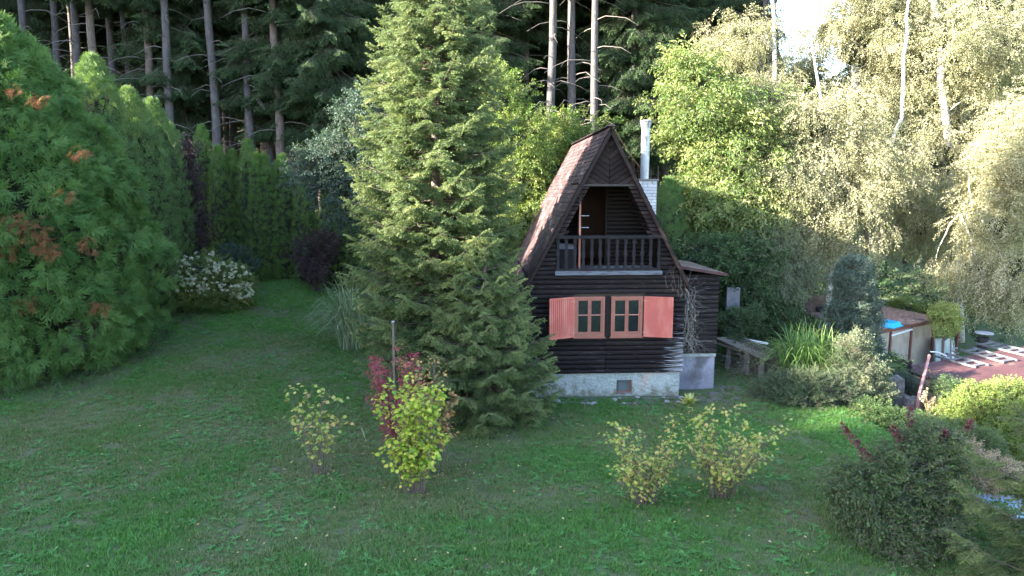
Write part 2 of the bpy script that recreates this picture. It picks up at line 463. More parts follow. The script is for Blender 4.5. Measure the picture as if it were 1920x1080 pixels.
# ------------------------------------------------------------------ ground
def terrain():
    xs = np.concatenate([np.linspace(-140, -16, 40)[:-1], np.linspace(-16, 20, 145), np.linspace(20, 140, 40)[1:]])
    ys = np.concatenate([np.linspace(-90, 5, 30)[:-1], np.linspace(5, 32, 110), np.linspace(32, 260, 50)[1:]])
    X, Y = np.meshgrid(xs, ys); Z = ground(X, Y)
    Z = np.where(Y > 87, Z, Z)
    v = np.stack([X, Y, Z], 2).reshape(-1, 3)
    nx = len(xs); i = np.arange(len(ys) - 1)[:, None] * nx; j = np.arange(nx - 1)[None]
    f = np.stack([i + j, i + j + 1, i + nx + j + 1, i + nx + j], 2).reshape(-1, 4)
    g = G(); g.add(v, [f])
    m = surf('turf_and_soil', [(.32, (.10, .085, .06)), (.48, (.07, .09, .036)), (.62, (.055, .10, .032)), (.8, (.13, .12, .065))], nscale=2.2, detail=9, bump=.8, bscale=30, rough=.9, dist=.03,
             extra=overlay(.55, (1, 1, 1), .60, .72, (.10, .085, .06)))
    o = g.build('ground', m, None, True, 'structure')
terrain()

# exclusion areas for lawn
def lawn_mask(x, y):
    k = np.ones(len(x))
    k[(x > .25) & (x < 4.4) & (y > 16.4) & (y < 23.4)] = 0
    k[(x > 4.2) & (x < 5.6) & (y > 16.9) & (y < 20)] = 0
    k[y > 26.6 + (x + 8) * .02] = 0
    k[x > 8.6 + .1 * (y - 12)] *= .25
    k[(x < -11.8)] = 0
    k[(x < -9.4) & (y > 14.6) & (y < 18)] *= .25
    k *= np.where(np.hypot(x + 1.7, y - 16.2) < 1.9, .15, 1)
    return k

def grass():
    def tuft(nb, h, w, lean):
        def f(g, pv):
            tv = np.array([(-.5, 0, 0), (.5, 0, 0), (.42, .35, .55), (-.42, .35, .55), (0, 1, .92)])
            tf = [(0, 1, 2, 3), (3, 2, 4)]
            a = rng.uniform(0, 2 * pi, nb); r = .10 * np.sqrt(rng.random(nb))
            P = np.stack([r * np.cos(a * 3.1), r * np.sin(a * 3.1), -.01 * np.ones(nb)], 1)
            R = np.zeros((nb, 3, 3)); R[:, 0, 0] = np.cos(a); R[:, 1, 0] = np.sin(a); R[:, 0, 1] = -np.sin(a); R[:, 1, 1] = np.cos(a); R[:, 2, 2] = 1
            hh = h * rng.uniform(.5, 1.2, nb)
            g.stamp(tv, tf, P, R, np.stack([w * rng.uniform(.7, 1.3, nb), hh * lean * rng.uniform(.2, 1.4, nb), hh], 1), rng.uniform(-.2, .2, nb), 0, pv)
        return f
    n = 230000
    x = rng.uniform(-14, 12, n); y = rng.uniform(6.2, 27.5, n)
    inview = np.abs(x) < y * .78 + 1
    patch = .55 * vnoise(x, y, .8, 1) + .3 * vnoise(x, y, 2.3, 2) + .15 * vnoise(x, y, 6, 4)
    dens = (.5 + .5 * sst(.34, .5, patch)) * lawn_mask(x, y) * (1 - .45 * sst(12, 24, y)) * inview * .62
    ok = rng.random(n) < dens; x, y, patch = x[ok], y[ok], patch[ok]; n = len(x)
    P = np.stack([x, y, ground(x, y)], 1)
    a = rng.uniform(0, 2 * pi, n)
    D = np.stack([np.cos(a), np.sin(a), np.zeros(n)], 1)
    s = rng.uniform(.55, 1.1, n) * (.75 + .5 * patch)
    big = vnoise(x, y, .35, 11)
    rnd = np.clip(.08 + .75 * sst(.25, .8, .6 * patch + .4 * big) + rng.normal(0, .13, n), 0, 1)
    o = foliage('grass', tuft(16, .075, .010, .9), P, D, sc_=s, rnd=rnd, mats=[M['grass']])
    o['label'] = 'short shaded lawn grass'
    def rosette(nb, l, w):
        def f(g, pv):
            a = np.arange(nb) * 2.4 + rng.uniform(-.3, .3, nb)
            D = np.stack([np.cos(a), np.sin(a), rng.uniform(.15, .9, nb)], 1)
            s = l * rng.uniform(.6, 1.1, nb)
            g.stamp(*LEAF6, np.zeros((nb, 3)), frame(D), np.stack([s, s * w, s], 1), rng.uniform(-.15, .15, nb), 0, pv)
        return f
    n = 34000
    x = rng.uniform(-13, 11, n); y = rng.uniform(6.2, 27, n)
    pn = vnoise(x, y, 1.1, 8) * .6 + vnoise(x, y, 3.5, 9) * .4
    ok = rng.random(n) < .75 * sst(.38, .65, pn) * lawn_mask(x, y) * (np.abs(x) < y * .78 + 1) * (1 - .3 * sst(14, 25, y)); x, y = x[ok], y[ok]; n = len(x)
    a = rng.uniform(0, 2 * pi, n)
    o = foliage('lawn_weeds', rosette(8, .085, .34), np.stack([x, y, ground(x, y) + .012], 1), np.stack([np.cos(a), np.sin(a), np.zeros(n)], 1), sc_=rng.uniform(.45, 1.25, n), mats=[M['weed']])
    # fallen leaves
    n = 1000; x = rng.uniform(-11, 8, n); y = 6.5 + 14 * rng.random(n) ** 1.3
    ok = (lawn_mask(x, y) > .5) & (rng.random(n) < np.where(np.abs(x) < y * .75, .6, 0)); x, y = x[ok], y[ok]; n = len(x)
    g = G(); a = rng.uniform(0, 2 * pi, n)
    s = rng.uniform(.03, .06, n)
    g.stamp(*LEAF6, np.stack([x, y, ground(x, y) + .05], 1), frame(np.stack([np.cos(a), np.sin(a), rng.normal(0, .25, n)], 1)), np.stack([s, s * .8, s], 1), rng.random(n))
    g.build('fallen_leaves', leafmat('fallen_leaf', [(.30, .20, .06), (.42, .34, .12), (.5, .42, .25), (.3, .14, .06)], .2), None, False, 'stuff')
grass()

# ------------------------------------------------------------------ the cottage
def worn(N, L, col, tc, mp):
    """boards bleached grey near the right-hand corner and the foot of the wall, chips of bare wood"""
    sx = N.new('ShaderNodeSeparateXYZ'); L.new(tc.outputs['Object'], sx.inputs[0])
    def mr(sock, a, b):
        q = N.new('ShaderNodeMapRange'); q.inputs[1].default_value = a; q.inputs[2].default_value = b; L.new(sock, q.inputs[0]); return q.outputs[0]
    m2 = N.new('ShaderNodeMapping'); m2.inputs['Scale'].default_value = (1.2, 1, 22); L.new(tc.outputs['Object'], m2.inputs[0])
    n = N.new('ShaderNodeTexNoise'); n.inputs['Scale'].default_value = 2.4; n.inputs['Detail'].default_value = 6; L.new(m2.outputs[0], n.inputs['Vector'])
    a = N.new('ShaderNodeMath'); a.operation = 'MULTIPLY'; L.new(mr(sx.outputs[0], 1.15, 1.98), a.inputs[0]); L.new(mr(sx.outputs[2], 2.5, .8), a.inputs[1])
    c = N.new('ShaderNodeMath'); c.operation = 'MULTIPLY_ADD'; L.new(a.outputs[0], c.inputs[0]); c.inputs[1].default_value = .34; L.new(n.outputs[0], c.inputs[2])
    r = ramp(N, [(.66, (0, 0, 0)), (.82, (1, 1, 1))]); L.new(c.outputs[0], r.inputs[0])
    mx = N.new('ShaderNodeMix'); mx.data_type = 'RGBA'; L.new(r.outputs[0], mx.inputs[0]); L.new(col, mx.inputs[6]); mx.inputs[7].default_value = (.25, .25, .28, 1)
    return mx.outputs[2]
chips = overlay(3.2, (1.4, 1, 26), .70, .74, (.30, .15, .085), 3)
def splash(N, L, col, tc, mp):
    """mud splashes and moss near the ground, drips from the top"""
    sx = N.new('ShaderNodeSeparateXYZ'); L.new(tc.outputs['Object'], sx.inputs[0])
    q = N.new('ShaderNodeMapRange'); q.inputs[1].default_value = .42; q.inputs[2].default_value = .0; L.new(sx.outputs[2], q.inputs[0])
    n = N.new('ShaderNodeTexNoise'); n.inputs['Scale'].default_value = 7; n.inputs['Detail'].default_value = 8; L.new(tc.outputs['Object'], n.inputs['Vector'])
    a = N.new('ShaderNodeMath'); a.operation = 'MULTIPLY_ADD'; L.new(q.outputs[0], a.inputs[0]); a.inputs[1].default_value = .30; L.new(n.outputs[0], a.inputs[2])
    r = ramp(N, [(.58, (0, 0, 0)), (.82, (.85, .85, .85))]); L.new(a.outputs[0], r.inputs[0])
    mx = N.new('ShaderNodeMix'); mx.data_type = 'RGBA'; L.new(r.outputs[0], mx.inputs[0]); L.new(col, mx.inputs[6]); mx.inputs[7].default_value = (.12, .115, .085, 1)
    return mx.outputs[2]
chips2 = overlay(3.0, (26, 1, 1.4), .72, .76, (.20, .12, .09), 3)
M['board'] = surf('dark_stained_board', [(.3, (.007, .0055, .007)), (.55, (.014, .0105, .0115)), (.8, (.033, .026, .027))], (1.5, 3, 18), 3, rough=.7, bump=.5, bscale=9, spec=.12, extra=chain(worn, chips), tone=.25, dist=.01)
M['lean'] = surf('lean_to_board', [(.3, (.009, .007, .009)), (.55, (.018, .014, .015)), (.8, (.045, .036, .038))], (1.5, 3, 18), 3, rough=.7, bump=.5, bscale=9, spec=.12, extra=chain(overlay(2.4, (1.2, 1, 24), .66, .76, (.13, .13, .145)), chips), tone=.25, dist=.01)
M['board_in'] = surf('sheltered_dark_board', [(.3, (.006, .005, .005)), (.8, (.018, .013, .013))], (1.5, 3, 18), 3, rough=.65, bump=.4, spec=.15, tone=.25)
M['chevron'] = surf('dark_gable_board', [(.3, (.013, .009, .0095)), (.6, (.026, .018, .018)), (.8, (.045, .033, .033))], (3, 3, 5), 4, rough=.65, bump=.4, spec=.1, tone=.3)
M['rail'] = surf('grey_black_rail', [(.3, (.009, .008, .010)), (.8, (.026, .024, .029))], (6, 6, 4), 5, rough=.65, bump=.4, spec=.1, extra=overlay(5, (6, 1, 1), .66, .76, (.08, .075, .085)))
M['sillboard'] = surf('bleached_floor_edge', [(.3, (.06, .065, .085)), (.7, (.13, .145, .18))], (1, 6, 14), 3, rough=.6, bump=.4, extra=overlay(3, (1, 1, 8), .55, .66, (.05, .04, .05)))
M['plaster'] = surf('pale_plinth_roughcast', [(.3, (.20, .22, .225)), (.5, (.27, .295, .30)), (.75, (.33, .36, .36))], nscale=3, rough=.9, bump=1.0, bscale=16, dist=.05, extra=chain(overlay(1.6, (1, 1, .5), .60, .72, (.34, .28, .26)), splash))
M['plaster_stained'] = surf('stained_plinth_render', [(.3, (.13, .13, .16)), (.6, (.24, .24, .30)), (.8, (.36, .36, .41))], nscale=1.8, rough=.9, bump=.8, bscale=14, dist=.04, extra=overlay(1.3, (1, 1, 1), .52, .66, (.09, .085, .10)))
M['red'] = surf('salmon_red_paint', [(.3, (.36, .085, .070)), (.7, (.44, .115, .095))], nscale=3, rough=.6, bump=.15, spec=.3, extra=chain(overlay(2.2, (2, 2, .6), .50, .72, (.46, .17, .14)), overlay(9, (3, 3, .8), .68, .74, (.25, .10, .08))))
M['frame'] = surf('brown_pink_window_paint', [(.3, (.19, .075, .055)), (.7, (.28, .11, .085))], nscale=6, rough=.5, bump=.1)
M['frame_lt'] = surf('light_door_edge', [(.3, (.33, .14, .11)), (.7, (.45, .20, .16))], nscale=6, rough=.6, bump=.1)
M['iron'] = surf('black_iron', [(.3, (.015, .012, .013)), (.7, (.04, .032, .03))], nscale=12, rough=.5, bump=.1)
M['glass'], nt, N_, L_, out_ = newmat('window_glass')
pg = N_.new('ShaderNodeBsdfPrincipled'); pg.inputs['Base Color'].default_value = (.012, .016, .018, 1); pg.inputs['Roughness'].default_value = .04; pg.inputs['Specular IOR Level'].default_value = .8
L_.new(pg.outputs[0], out_.inputs[0])
M['brick'] = surf('grey_white_brick', [(.3, (.40, .38, .42)), (.7, (.60, .58, .62))], nscale=9, rough=.85, bump=.4, tone=.3)
M['mortar'] = surf('mortar', [(.3, (.13, .12, .12)), (.7, (.2, .19, .19))], nscale=20, rough=.95, bump=.4)
M['flue'] = surf('galvanised_flue', [(.3, (.26, .27, .29)), (.7, (.40, .42, .45))], (1, 1, 1), 5, rough=.5, bump=.05, metallic=.35, extra=overlay(4, (2, 2, .35), .54, .70, (.16, .125, .10)))
M['shingle'] = surf('bitumen_shingle', [(.25, (.040, .024, .028)), (.5, (.075, .045, .049)), (.75, (.13, .082, .084))], (1.6, .6, .6), 5, rough=.6, bump=.6, bscale=40, spec=.35, tone=.4, extra=overlay(2.2, (4, .5, .5), .60, .72, (.26, .20, .20)), dist=.01)
M['orange_in'] = surf('varnished_inner_boards', [(.3, (.022, .008, .004)), (.7, (.05, .017, .008))], (14, 1, 1), 2, rough=.6, bump=.2)
M['dark_in'] = surf('unlit_room_dark', [(.3, (.03, .025, .022)), (.7, (.05, .04, .035))], nscale=2, bump=0)  # near-black colour stands in for the unlit room behind the windows

HX, HY, HR = 2.33, 16.60, rad(3.0)
HALF = 1.95; Z0 = .61; RIDGE = 6.62; TAN = 1.875; DEPTH = 6.1
def rake(z, off=0.0):                       # half width of the gable face at height z
    return min((RIDGE - .12 - z) / TAN - off, HALF)

cottage = thing('cottage', 'small dark wooden cottage with steep gable roof, balcony and open red shutters', 'cottage', (HX, HY, 0), HR)

def log_board(g, xl0, xl1, xr0, xr1, z0, z1, y=0.0, bulge=.024, tone=0.0):
    """half-round siding board; xl0/xl1 its left end at the bottom/top, xr0/xr1 the right"""
    h = z1 - z0 - .008; pr = [(0.0, 0.02), (.07, -.006), (.3, -bulge * .85), (.62, -bulge), (.9, -bulge * .45), (1.0, .012)]
    v = []
    for (xa, xb) in ((xl0, xl1), (xr0, xr1)):
        for t, d in pr: v.append((xa + (xb - xa) * t, y + d, z0 + h * t))
        v.append((xb, y + .035, z0 + h)); v.append((xa, y + .035, z0))
    k = len(pr) + 2
    f = [(i, k + i, k + (i + 1) % k, (i + 1) % k) for i in range(k)] + [tuple(range(k))[::1], tuple(range(2 * k - 1, k - 1, -1))]
    g.add(v, f, 0, tone)

def board(*a, mat='board', name='siding_board', **k):
    g = G(); log_board(g, *a, tone=random.uniform(-.5, .5), **k); return g.build(name, M[mat], cottage)

PITCHB = .1185
zs = [Z0 + i * PITCHB for i in range(60)]
WZ0, WZ1 = 1.56, 2.56
for z in zs:
    z1 = z + PITCHB
    if z1 > 3.10: break
    j = random.uniform(-.004, .004)
    if z1 < WZ0 + .02:
        board(-HALF, -HALF, -.004, -.004, z, z1, y=j); board(.004, .004, HALF, HALF, z, z1, y=random.uniform(-.004, .004))
    elif z < WZ1 - .03:
        board(-HALF, -HALF, -.80, -.80, z, z1, y=j); board(.97, .97, HALF, HALF, z, z1, y=j)
    else:
        board(-rake(z), -rake(z1), rake(z), rake(z1), z, z1, y=j)
    zt = z1
# either side of the balcony, up to the handrail
BX0, BX1 = -1.27, 1.30; FZ = 3.20; RZ = 4.06; OT = 5.27
z = zt
while z < RZ + .02:
    z1 = z + .109
    if z > 3.02 and z1 < FZ + .02 and False: pass
    if rake(z1) > 1.30:
        board(-rake(z), -rake(z1), BX0, BX0, z, z1); board(BX1, BX1, rake(z), rake(z1), z, z1)
    else:
        board(-rake(z), -rake(z1), max(-rake(z) + .05, BX0 + (z - 3.6) * .2) if -rake(z1) < BX0 else -rake(z) + .3, -rake(z1) + .3, z, z1); board(rake(z) - .3, rake(z1) - .3, rake(z), rake(z1), z, z1)
    z = z1
# lapped short boards along the rake beside the balcony opening
z = RZ
nn = 12; dz = (OT - z) / nn
for i in range(nn):
    a = z + i * dz; b = a + dz
    for s in (-1, 1):
        g = G(); w = .20
        o0, o1 = rake(a), rake(b)
        v = []
        for (q, t) in ((o0, a), (o1, b)):
            for yy in (-.045 if t == a else -.018, .5):
                v += [(s * (q - w), yy, t - (.02 if t == b else 0)), (s * q, yy, t - (.02 if t == b else 0))]
        f = [(0, 1, 5, 4), (2, 6, 7, 3), (0, 4, 6, 2), (1, 3, 7, 5), (0, 2, 3, 1), (4, 5, 7, 6)]
        if s < 0: f = [x[::-1] for x in f]
        g.add(v, f, 0, random.uniform(-.5, .5)); g.build('cheek_board', M['chevron'], cottage)
# chevrons above the opening
def chevron():
    """boards run down to the middle; each clipped to the gable triangle"""
    sl = .66; th = .118; N0 = 26
    def clip(poly, inside, inter):
        out = []
        for i in range(len(poly)):
            a, b = poly[i], poly[(i + 1) % len(poly)]
            ia, ib = inside(a), inside(b)
            if ia: out.append(a)
            if ia != ib: out.append(inter(a, b))
        return out
    def cut(poly, n, c):
        f = lambda p: p[0] * n[0] + p[1] * n[1] - c
        def inter(a, b):
            fa, fb = f(a), f(b); t = fa / (fa - fb); return (a[0] + (b[0] - a[0]) * t, a[1] + (b[1] - a[1]) * t)
        return clip(poly, lambda p: f(p) >= -1e-9, inter)
    for k in range(N0):
        zc = OT - 1.1 + k * th * 1.2
        for s in (-1, 1):
            lo, hi = zc, zc + th * 1.2 - .012
            poly = [(0.004, lo), (2, lo + 2 * sl), (2, hi + 2 * sl), (0.004, hi)]
            poly = cut(poly, (0, 1), OT + .02)
            if len(poly) > 2: poly = cut(poly, (-1, -1 / TAN), -(RIDGE - .13) / TAN)
            if len(poly) < 3: continue
            ar = abs(sum(poly[i][0] * poly[(i + 1) % len(poly)][1] - poly[(i + 1) % len(poly)][0] * poly[i][1] for i in range(len(poly)))) / 2
            if ar < .003: continue
            m = len(poly); dcl = random.uniform(-.005, .005)
            v = [(s * x, -.030 + dcl - .018 * max(0, min(1, (z - lo - sl * x) / (hi - lo))), z) for x, z in poly] + [(s * x, .02, z) for x, z in poly]
            fr = tuple(range(m)); bk = tuple(range(2 * m - 1, m - 1, -1))
            fs = [fr, bk] + [(i, m + i, m + (i + 1) % m, (i + 1) % m) for i in range(m)]
            if s > 0: fs = [fs[0], fs[1]] + [x for x in fs[2:]]
            else: fs = [x[::-1] for x in fs]
            g = G(); g.add(v, fs, 0, random.uniform(-.6, .6)); g.build('gable_board', M['chevron'], cottage)
chevron()
g = G(); g.beam((0, .0, OT - .005), (.72, 0, OT - .005), .10, .05); g.beam((0, .0, OT - .0049), (-.72, 0, OT - .0049), .10, .05); g.build('gable_lintel', M['iron'], cottage)

# shell: side walls, back wall, ceilings
for sx_ in (-HALF, HALF - .1):
    g = G(); g.box((sx_, .06, Z0), (sx_ + .1, DEPTH, 3.05)); g.build('side_wall', M['board'], cottage)
g = G(); v = [(-HALF, DEPTH - .1, Z0), (HALF, DEPTH - .1, Z0), (HALF, DEPTH - .1, 2.95), (0, DEPTH - .1, RIDGE - .15), (-HALF, DEPTH - .1, 2.95)]
v += [(x, DEPTH, z) for x, y, z in v]
g.add(v, [(0, 1, 2, 3, 4), (9, 8, 7, 6, 5)] + [(i, i + 5, (i + 1) % 5 + 5, (i + 1) % 5) for i in range(5)]); g.build('back_wall', M['board'], cottage)
# plinth with the cellar window
g = G(); cx0, cx1, cz0, cz1 = .30, .69, .06, .42
g.box((-HALF + .04, .05, -.5), (cx0, .4, Z0 - .002)); g.box((cx1, .05, -.5), (HALF - .05, .4, Z0 - .002)); g.box((cx0, .0505, -.5), (cx1, .4, cz0)); g.box((cx0, .0505, cz1), (cx1, .4, Z0 - .003))
g.box((-HALF + .05, .4, -.5), (-HALF + .35, DEPTH, Z0 - .01)); g.box((HALF - .35, .4, -.5), (HALF - .05, DEPTH, Z0 - .01))
g.build('plinth', M['plaster'], cottage)
cw = thing('x', '', '') if False else None
g = G(); g.box((cx0 + .002, .17, cz0 + .002), (cx0 + .03, .2, cz1 - .002)); g.box((cx1 - .03, .17, cz0 + .002), (cx1 - .002, .2, cz1 - .002)); g.box((cx0 + .03, .17, cz0 + .002), (cx1 - .03, .2, cz0 + .03)); g.box((cx0 + .03, .17, cz1 - .03), (cx1 - .03, .2, cz1 - .002))
cwf = g.build('cellar_window', M['frame'], cottage)
g = G(); g.box((cx0 + .03, .19, cz0 + .03), (cx1 - .03, .195, cz1 - .03)); g.build('pane', surf('dusty_glass', [(.3, (.07, .085, .10)), (.7, (.13, .15, .17))], nscale=4, rough=.3, bump=0), cwf)

# windows
def window(x0, x1):
    z0, z1 = WZ0, WZ1; t = .055
    g = G()
    g.box((x0, -.055, z0), (x0 + t, .05, z1)); g.box((x1 - t, -.055, z0), (x1, .05, z1)); g.box((x0 + t, -.055, z1 - t), (x1 - t, .05, z1)); g.box((x0 + t, -.055, z0), (x1 - t, .05, z0 + .075))
    wf = g.build('window', M['frame'], cottage)
    g = G(); g.box((x0 - .02, -.085, z0 - .035), (x1 + .02, -.0, z0 - .002)); g.build('sill', M['frame'], wf)
    xm = (x0 + x1) / 2
    for (a, b) in ((x0 + t + .003, xm - .003), (xm + .003, x1 - t - .003)):
        g = G(); s = .04; c0, c1 = z0 + .079, z1 - t - .003
        g.box((a, -.04, c0), (a + s, .0, c1)); g.box((b - s, -.04, c0), (b, .0, c1)); g.box((a + s, -.04, c0), (b - s, .0, c0 + s)); g.box((a + s, -.04, c1 - s), (b - s, .0, c1))
        g.build('sash', M['frame'], wf)
        zm = (c0 + c1) / 2 + .03
        g = G(); g.box((a + s, -.034, zm - .011), (b - s, -.006, zm + .011)); g.build('glazing_bar', M['frame_lt'], wf)
        for (p, q) in ((c0 + s, zm - .011), (zm + .011, c1 - s)):
            g = G(); g.add([(a + s, -.018, p), (b - s, -.018 + random.uniform(-.003, .003), p), (b - s, -.018, q), (a + s, -.018, q)], [(0, 1, 2, 3)]); g.build('pane', M['glass'], wf)
window(-.80, -.05); window(.11, .97 - .08)
g = G(); g.box((-.052, -.02, WZ0 - .01), (.108, .04, WZ1 + .01)); g.build('window_post', M['board'], cottage)
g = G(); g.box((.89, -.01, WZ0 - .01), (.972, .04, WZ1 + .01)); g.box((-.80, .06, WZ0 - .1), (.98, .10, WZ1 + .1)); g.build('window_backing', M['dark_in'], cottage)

def shutter(hx, ang, side):
    """hung at x = hx, swung out by ang degrees from the wall"""
    w = .70; z0, z1 = WZ0 - .005, WZ1 + .005; n = 11
    g = G()
    R = np.array([[cos(ang), -sin(ang), 0], [sin(ang), cos(ang), 0], [0, 0, 1]])
    def bx(a, b):
        k = G(); k.box(a, b); v = k.v[0] @ R.T + np.array([hx, -.075, 0]); g.add(v, [f[0] for f in []] or [(0, 3, 2, 1), (4, 5, 6, 7), (0, 1, 5, 4), (1, 2, 6, 5), (2, 3, 7, 6), (3, 0, 4, 7)])
    sgn = side
    def rx(a, b): return (min(a * sgn, b * sgn), max(a * sgn, b * sgn))
    a, b = rx(.0, w)
    bx((a, .012, z0 + .04), (b, .022, z1 - .04))
    for i in range(n):
        a, b = rx(.045 + (w - .09) * i / n, .045 + (w - .09) * (i + 1) / n - .013)
        bx((a, -.004, z0 + .04), (b, .012, z1 - .04))
    for p, q in ((0, .045), (w - .045, w)):
        a, b = rx(p, q); bx((a, -.012, z0), (b, .024, z1))
    a, b = rx(.045, w - .045); bx((a, -.012, z0), (b, .024, z0 + .04)); bx((a, -.012, z1 - .04), (b, .024, z1))
    s = g.build('shutter', M['red'], cottage)
    for zz in (z0 + .1, z1 - .12):
        g = G(); k = G(); a, b = rx(-.02, .12); k.box((a, -.018, zz), (b, -.0125, zz + .022)); g.add(k.v[0] @ R.T + np.array([hx, -.075, 0]), [(0, 3, 2, 1), (4, 5, 6, 7), (0, 1, 5, 4), (1, 2, 6, 5), (2, 3, 7, 6), (3, 0, 4, 7)])
        g.build('hinge', M['frame_lt'], s)
shutter(-.81, rad(24), -1); shutter(.92, rad(-16), 1)

# balcony: floor, recess walls, railing
g = G(); g.box((BX0 - .02, -.10, FZ - .10), (BX1 + .04, -.035, FZ - .005)); g.build('balcony_edge_board', M['sillboard'], cottage)
g = G(); g.box((BX0, -.034, FZ - .08), (BX1, 1.15, FZ)); g.build('balcony_floor', surf('balcony_floor', [(.35, (.07, .07, .075)), (.6, (.24, .27, .28))], nscale=3, bump=.3), cottage)
g = G(); g.box((BX0 - .01, -.05, FZ + .0), (BX1 + .01, -.0, FZ + .055)); g.build('bottom_rail', M['rail'], cottage)
g = G(); g.box((BX0 - .07, -.085, RZ - .075), (BX1 + .05, .0, RZ)); g.build('handrail', M['rail'], cottage)
def baluster_mesh():
    g = G(); h = RZ - .075 - FZ - .055
    pr = [(0, .042), (.14, .042), (.2, .030), (.28, .030), (.34, .030), (.47, .046), (.5, .048), (.53, .046), (.66, .030), (.72, .030), (.8, .03), (.86, .042), (1, .042)]
    v = []
    for t, w in pr: v += [(-w, -.04, t * h), (w, -.04, t * h), (w, -.012, t * h), (-w, -.012, t * h)]
    f = [tuple(4 * i + q for q in ()) for i in ()]
    for i in range(len(pr) - 1):
        for j in range(4):
            f.append((4 * i + j, 4 * i + (j + 1) % 4, 4 * i + 4 + (j + 1) % 4, 4 * i + 4 + j))
    f += [(3, 2, 1, 0), tuple(4 * (len(pr) - 1) + j for j in range(4))]
    g.add(v, f)
    for t in (.17, .5, .75, .86): # drilled holes, dark plugs set proud by a hair
        a = np.linspace(0, 2 * pi, 8, endpoint=False)
        g.add([(.0105 * cos(q), -.0425, t * h + .0105 * sin(q)) for q in a], [tuple(range(8))[::1]], 1)
    return g.mesh('baluster', [M['rail'], M['iron']])
bm_ = baluster_mesh()
for i in range(13):
    o = bpy.data.objects.new('baluster', bm_); COL.objects.link(o); o.parent = cottage
    o.location = (BX0 + .05 + i * (BX1 - BX0 - .09) / 12, 0, FZ + .055); o.rotation_euler = (0, random.uniform(-.008, .008), 0)
# recess back wall with the doorway
DX0, DX1, DZ1 = -.60, .16, 5.18
z = FZ
while z < OT + .1:
    z1 = z + .105; r = rake(z1) - .02
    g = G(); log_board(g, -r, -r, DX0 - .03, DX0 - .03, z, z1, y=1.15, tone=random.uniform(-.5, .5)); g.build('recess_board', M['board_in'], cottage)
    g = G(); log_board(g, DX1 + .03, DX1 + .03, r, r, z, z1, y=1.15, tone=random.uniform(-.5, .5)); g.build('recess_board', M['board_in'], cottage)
    if z1 > OT + .0 and z1 < OT + .13:
        pass
    z = z1
g = G(); g.box((DX0 - .03, 1.12, DZ1), (DX1 + .03, 1.2, OT + .25)); g.build('door_header', M['board_in'], cottage)
g = G()
for s in (-1, 1):   # sloping inside faces of the recess, horizontally boarded
    z = FZ
    while z < OT + .1:
        z1 = z + .11
        a = min(rake(z) - .03, 1.31 if z < RZ else 9); b = min(rake(z1) - .03, 1.31 if z < RZ else 9)
        v = [(s * a, .02, z), (s * a, 1.15, z), (s * (b + .012), 1.15, z1), (s * (b + .012), .02, z1), (s * (a + .05), .02, z), (s * (a + .05), 1.15, z), (s * (b + .05), 1.15, z1), (s * (b + .05), .02, z1)]
        f = [(0, 1, 2, 3), (7, 6, 5, 4), (0, 4, 5, 1), (3, 2, 6, 7), (0, 3, 7, 4)]
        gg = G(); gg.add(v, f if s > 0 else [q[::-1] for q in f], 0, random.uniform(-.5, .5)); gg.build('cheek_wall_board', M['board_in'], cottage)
        z = z1
g = G(); g.box((-.75, .0, OT + .02), (.75, 1.15, OT + .06)); g.build('recess_ceiling', M['board_in'], cottage)
g = G(); g.box((DX0 - .028, 1.09, FZ), (DX0 + .02, 1.16, DZ1)); g.box((DX1 - .02, 1.09, FZ), (DX1 + .028, 1.16, DZ1)); g.build('door_jamb', M['board_in'], cottage)
# door leaf standing open toward the balcony, seen edge-on
g = G(); k = G(); k.box((-.022, -.80, FZ + .02), (.022, 0, DZ1 - .03))
dl_ = k.v[0] @ np.array([[cos(-.09), -sin(-.09), 0], [sin(-.09), cos(-.09), 0], [0, 0, 1]]).T + np.array([DX0 + .03, 1.09, 0])
g.add(dl_, [(0, 3, 2, 1), (4, 5, 6, 7), (0, 1, 5, 4), (1, 2, 6, 5), (2, 3, 7, 6), (3, 0, 4, 7)])
door = g.build('balcony_door', M['frame_lt'], cottage)
g = G()
for zz in (4.23, 4.52): g.tube([(DX0 + .03 - .03, .38, zz), (DX0 + .03 + .16, .36, zz)], .012, 6)
g.build('door_handle', M['flue'], door)
# room behind the door
g = G(); g.add([(-1.62, 3.2, FZ), (1.62, 3.2, FZ), (.5, 3.2, 5.4), (-.5, 3.2, 5.4), (-1.62, 3.26, FZ), (1.62, 3.26, FZ), (.5, 3.26, 5.4), (-.5, 3.26, 5.4)], [(0, 1, 2, 3), (7, 6, 5, 4), (0, 4, 5, 1), (3, 2, 6, 7)]); g.build('room_wall', M['orange_in'], cottage)
g = G(); g.box((-1.7, 1.21, FZ - .06), (1.7, 3.2, FZ - .004)); g.build('room_floor', M['orange_in'], cottage)
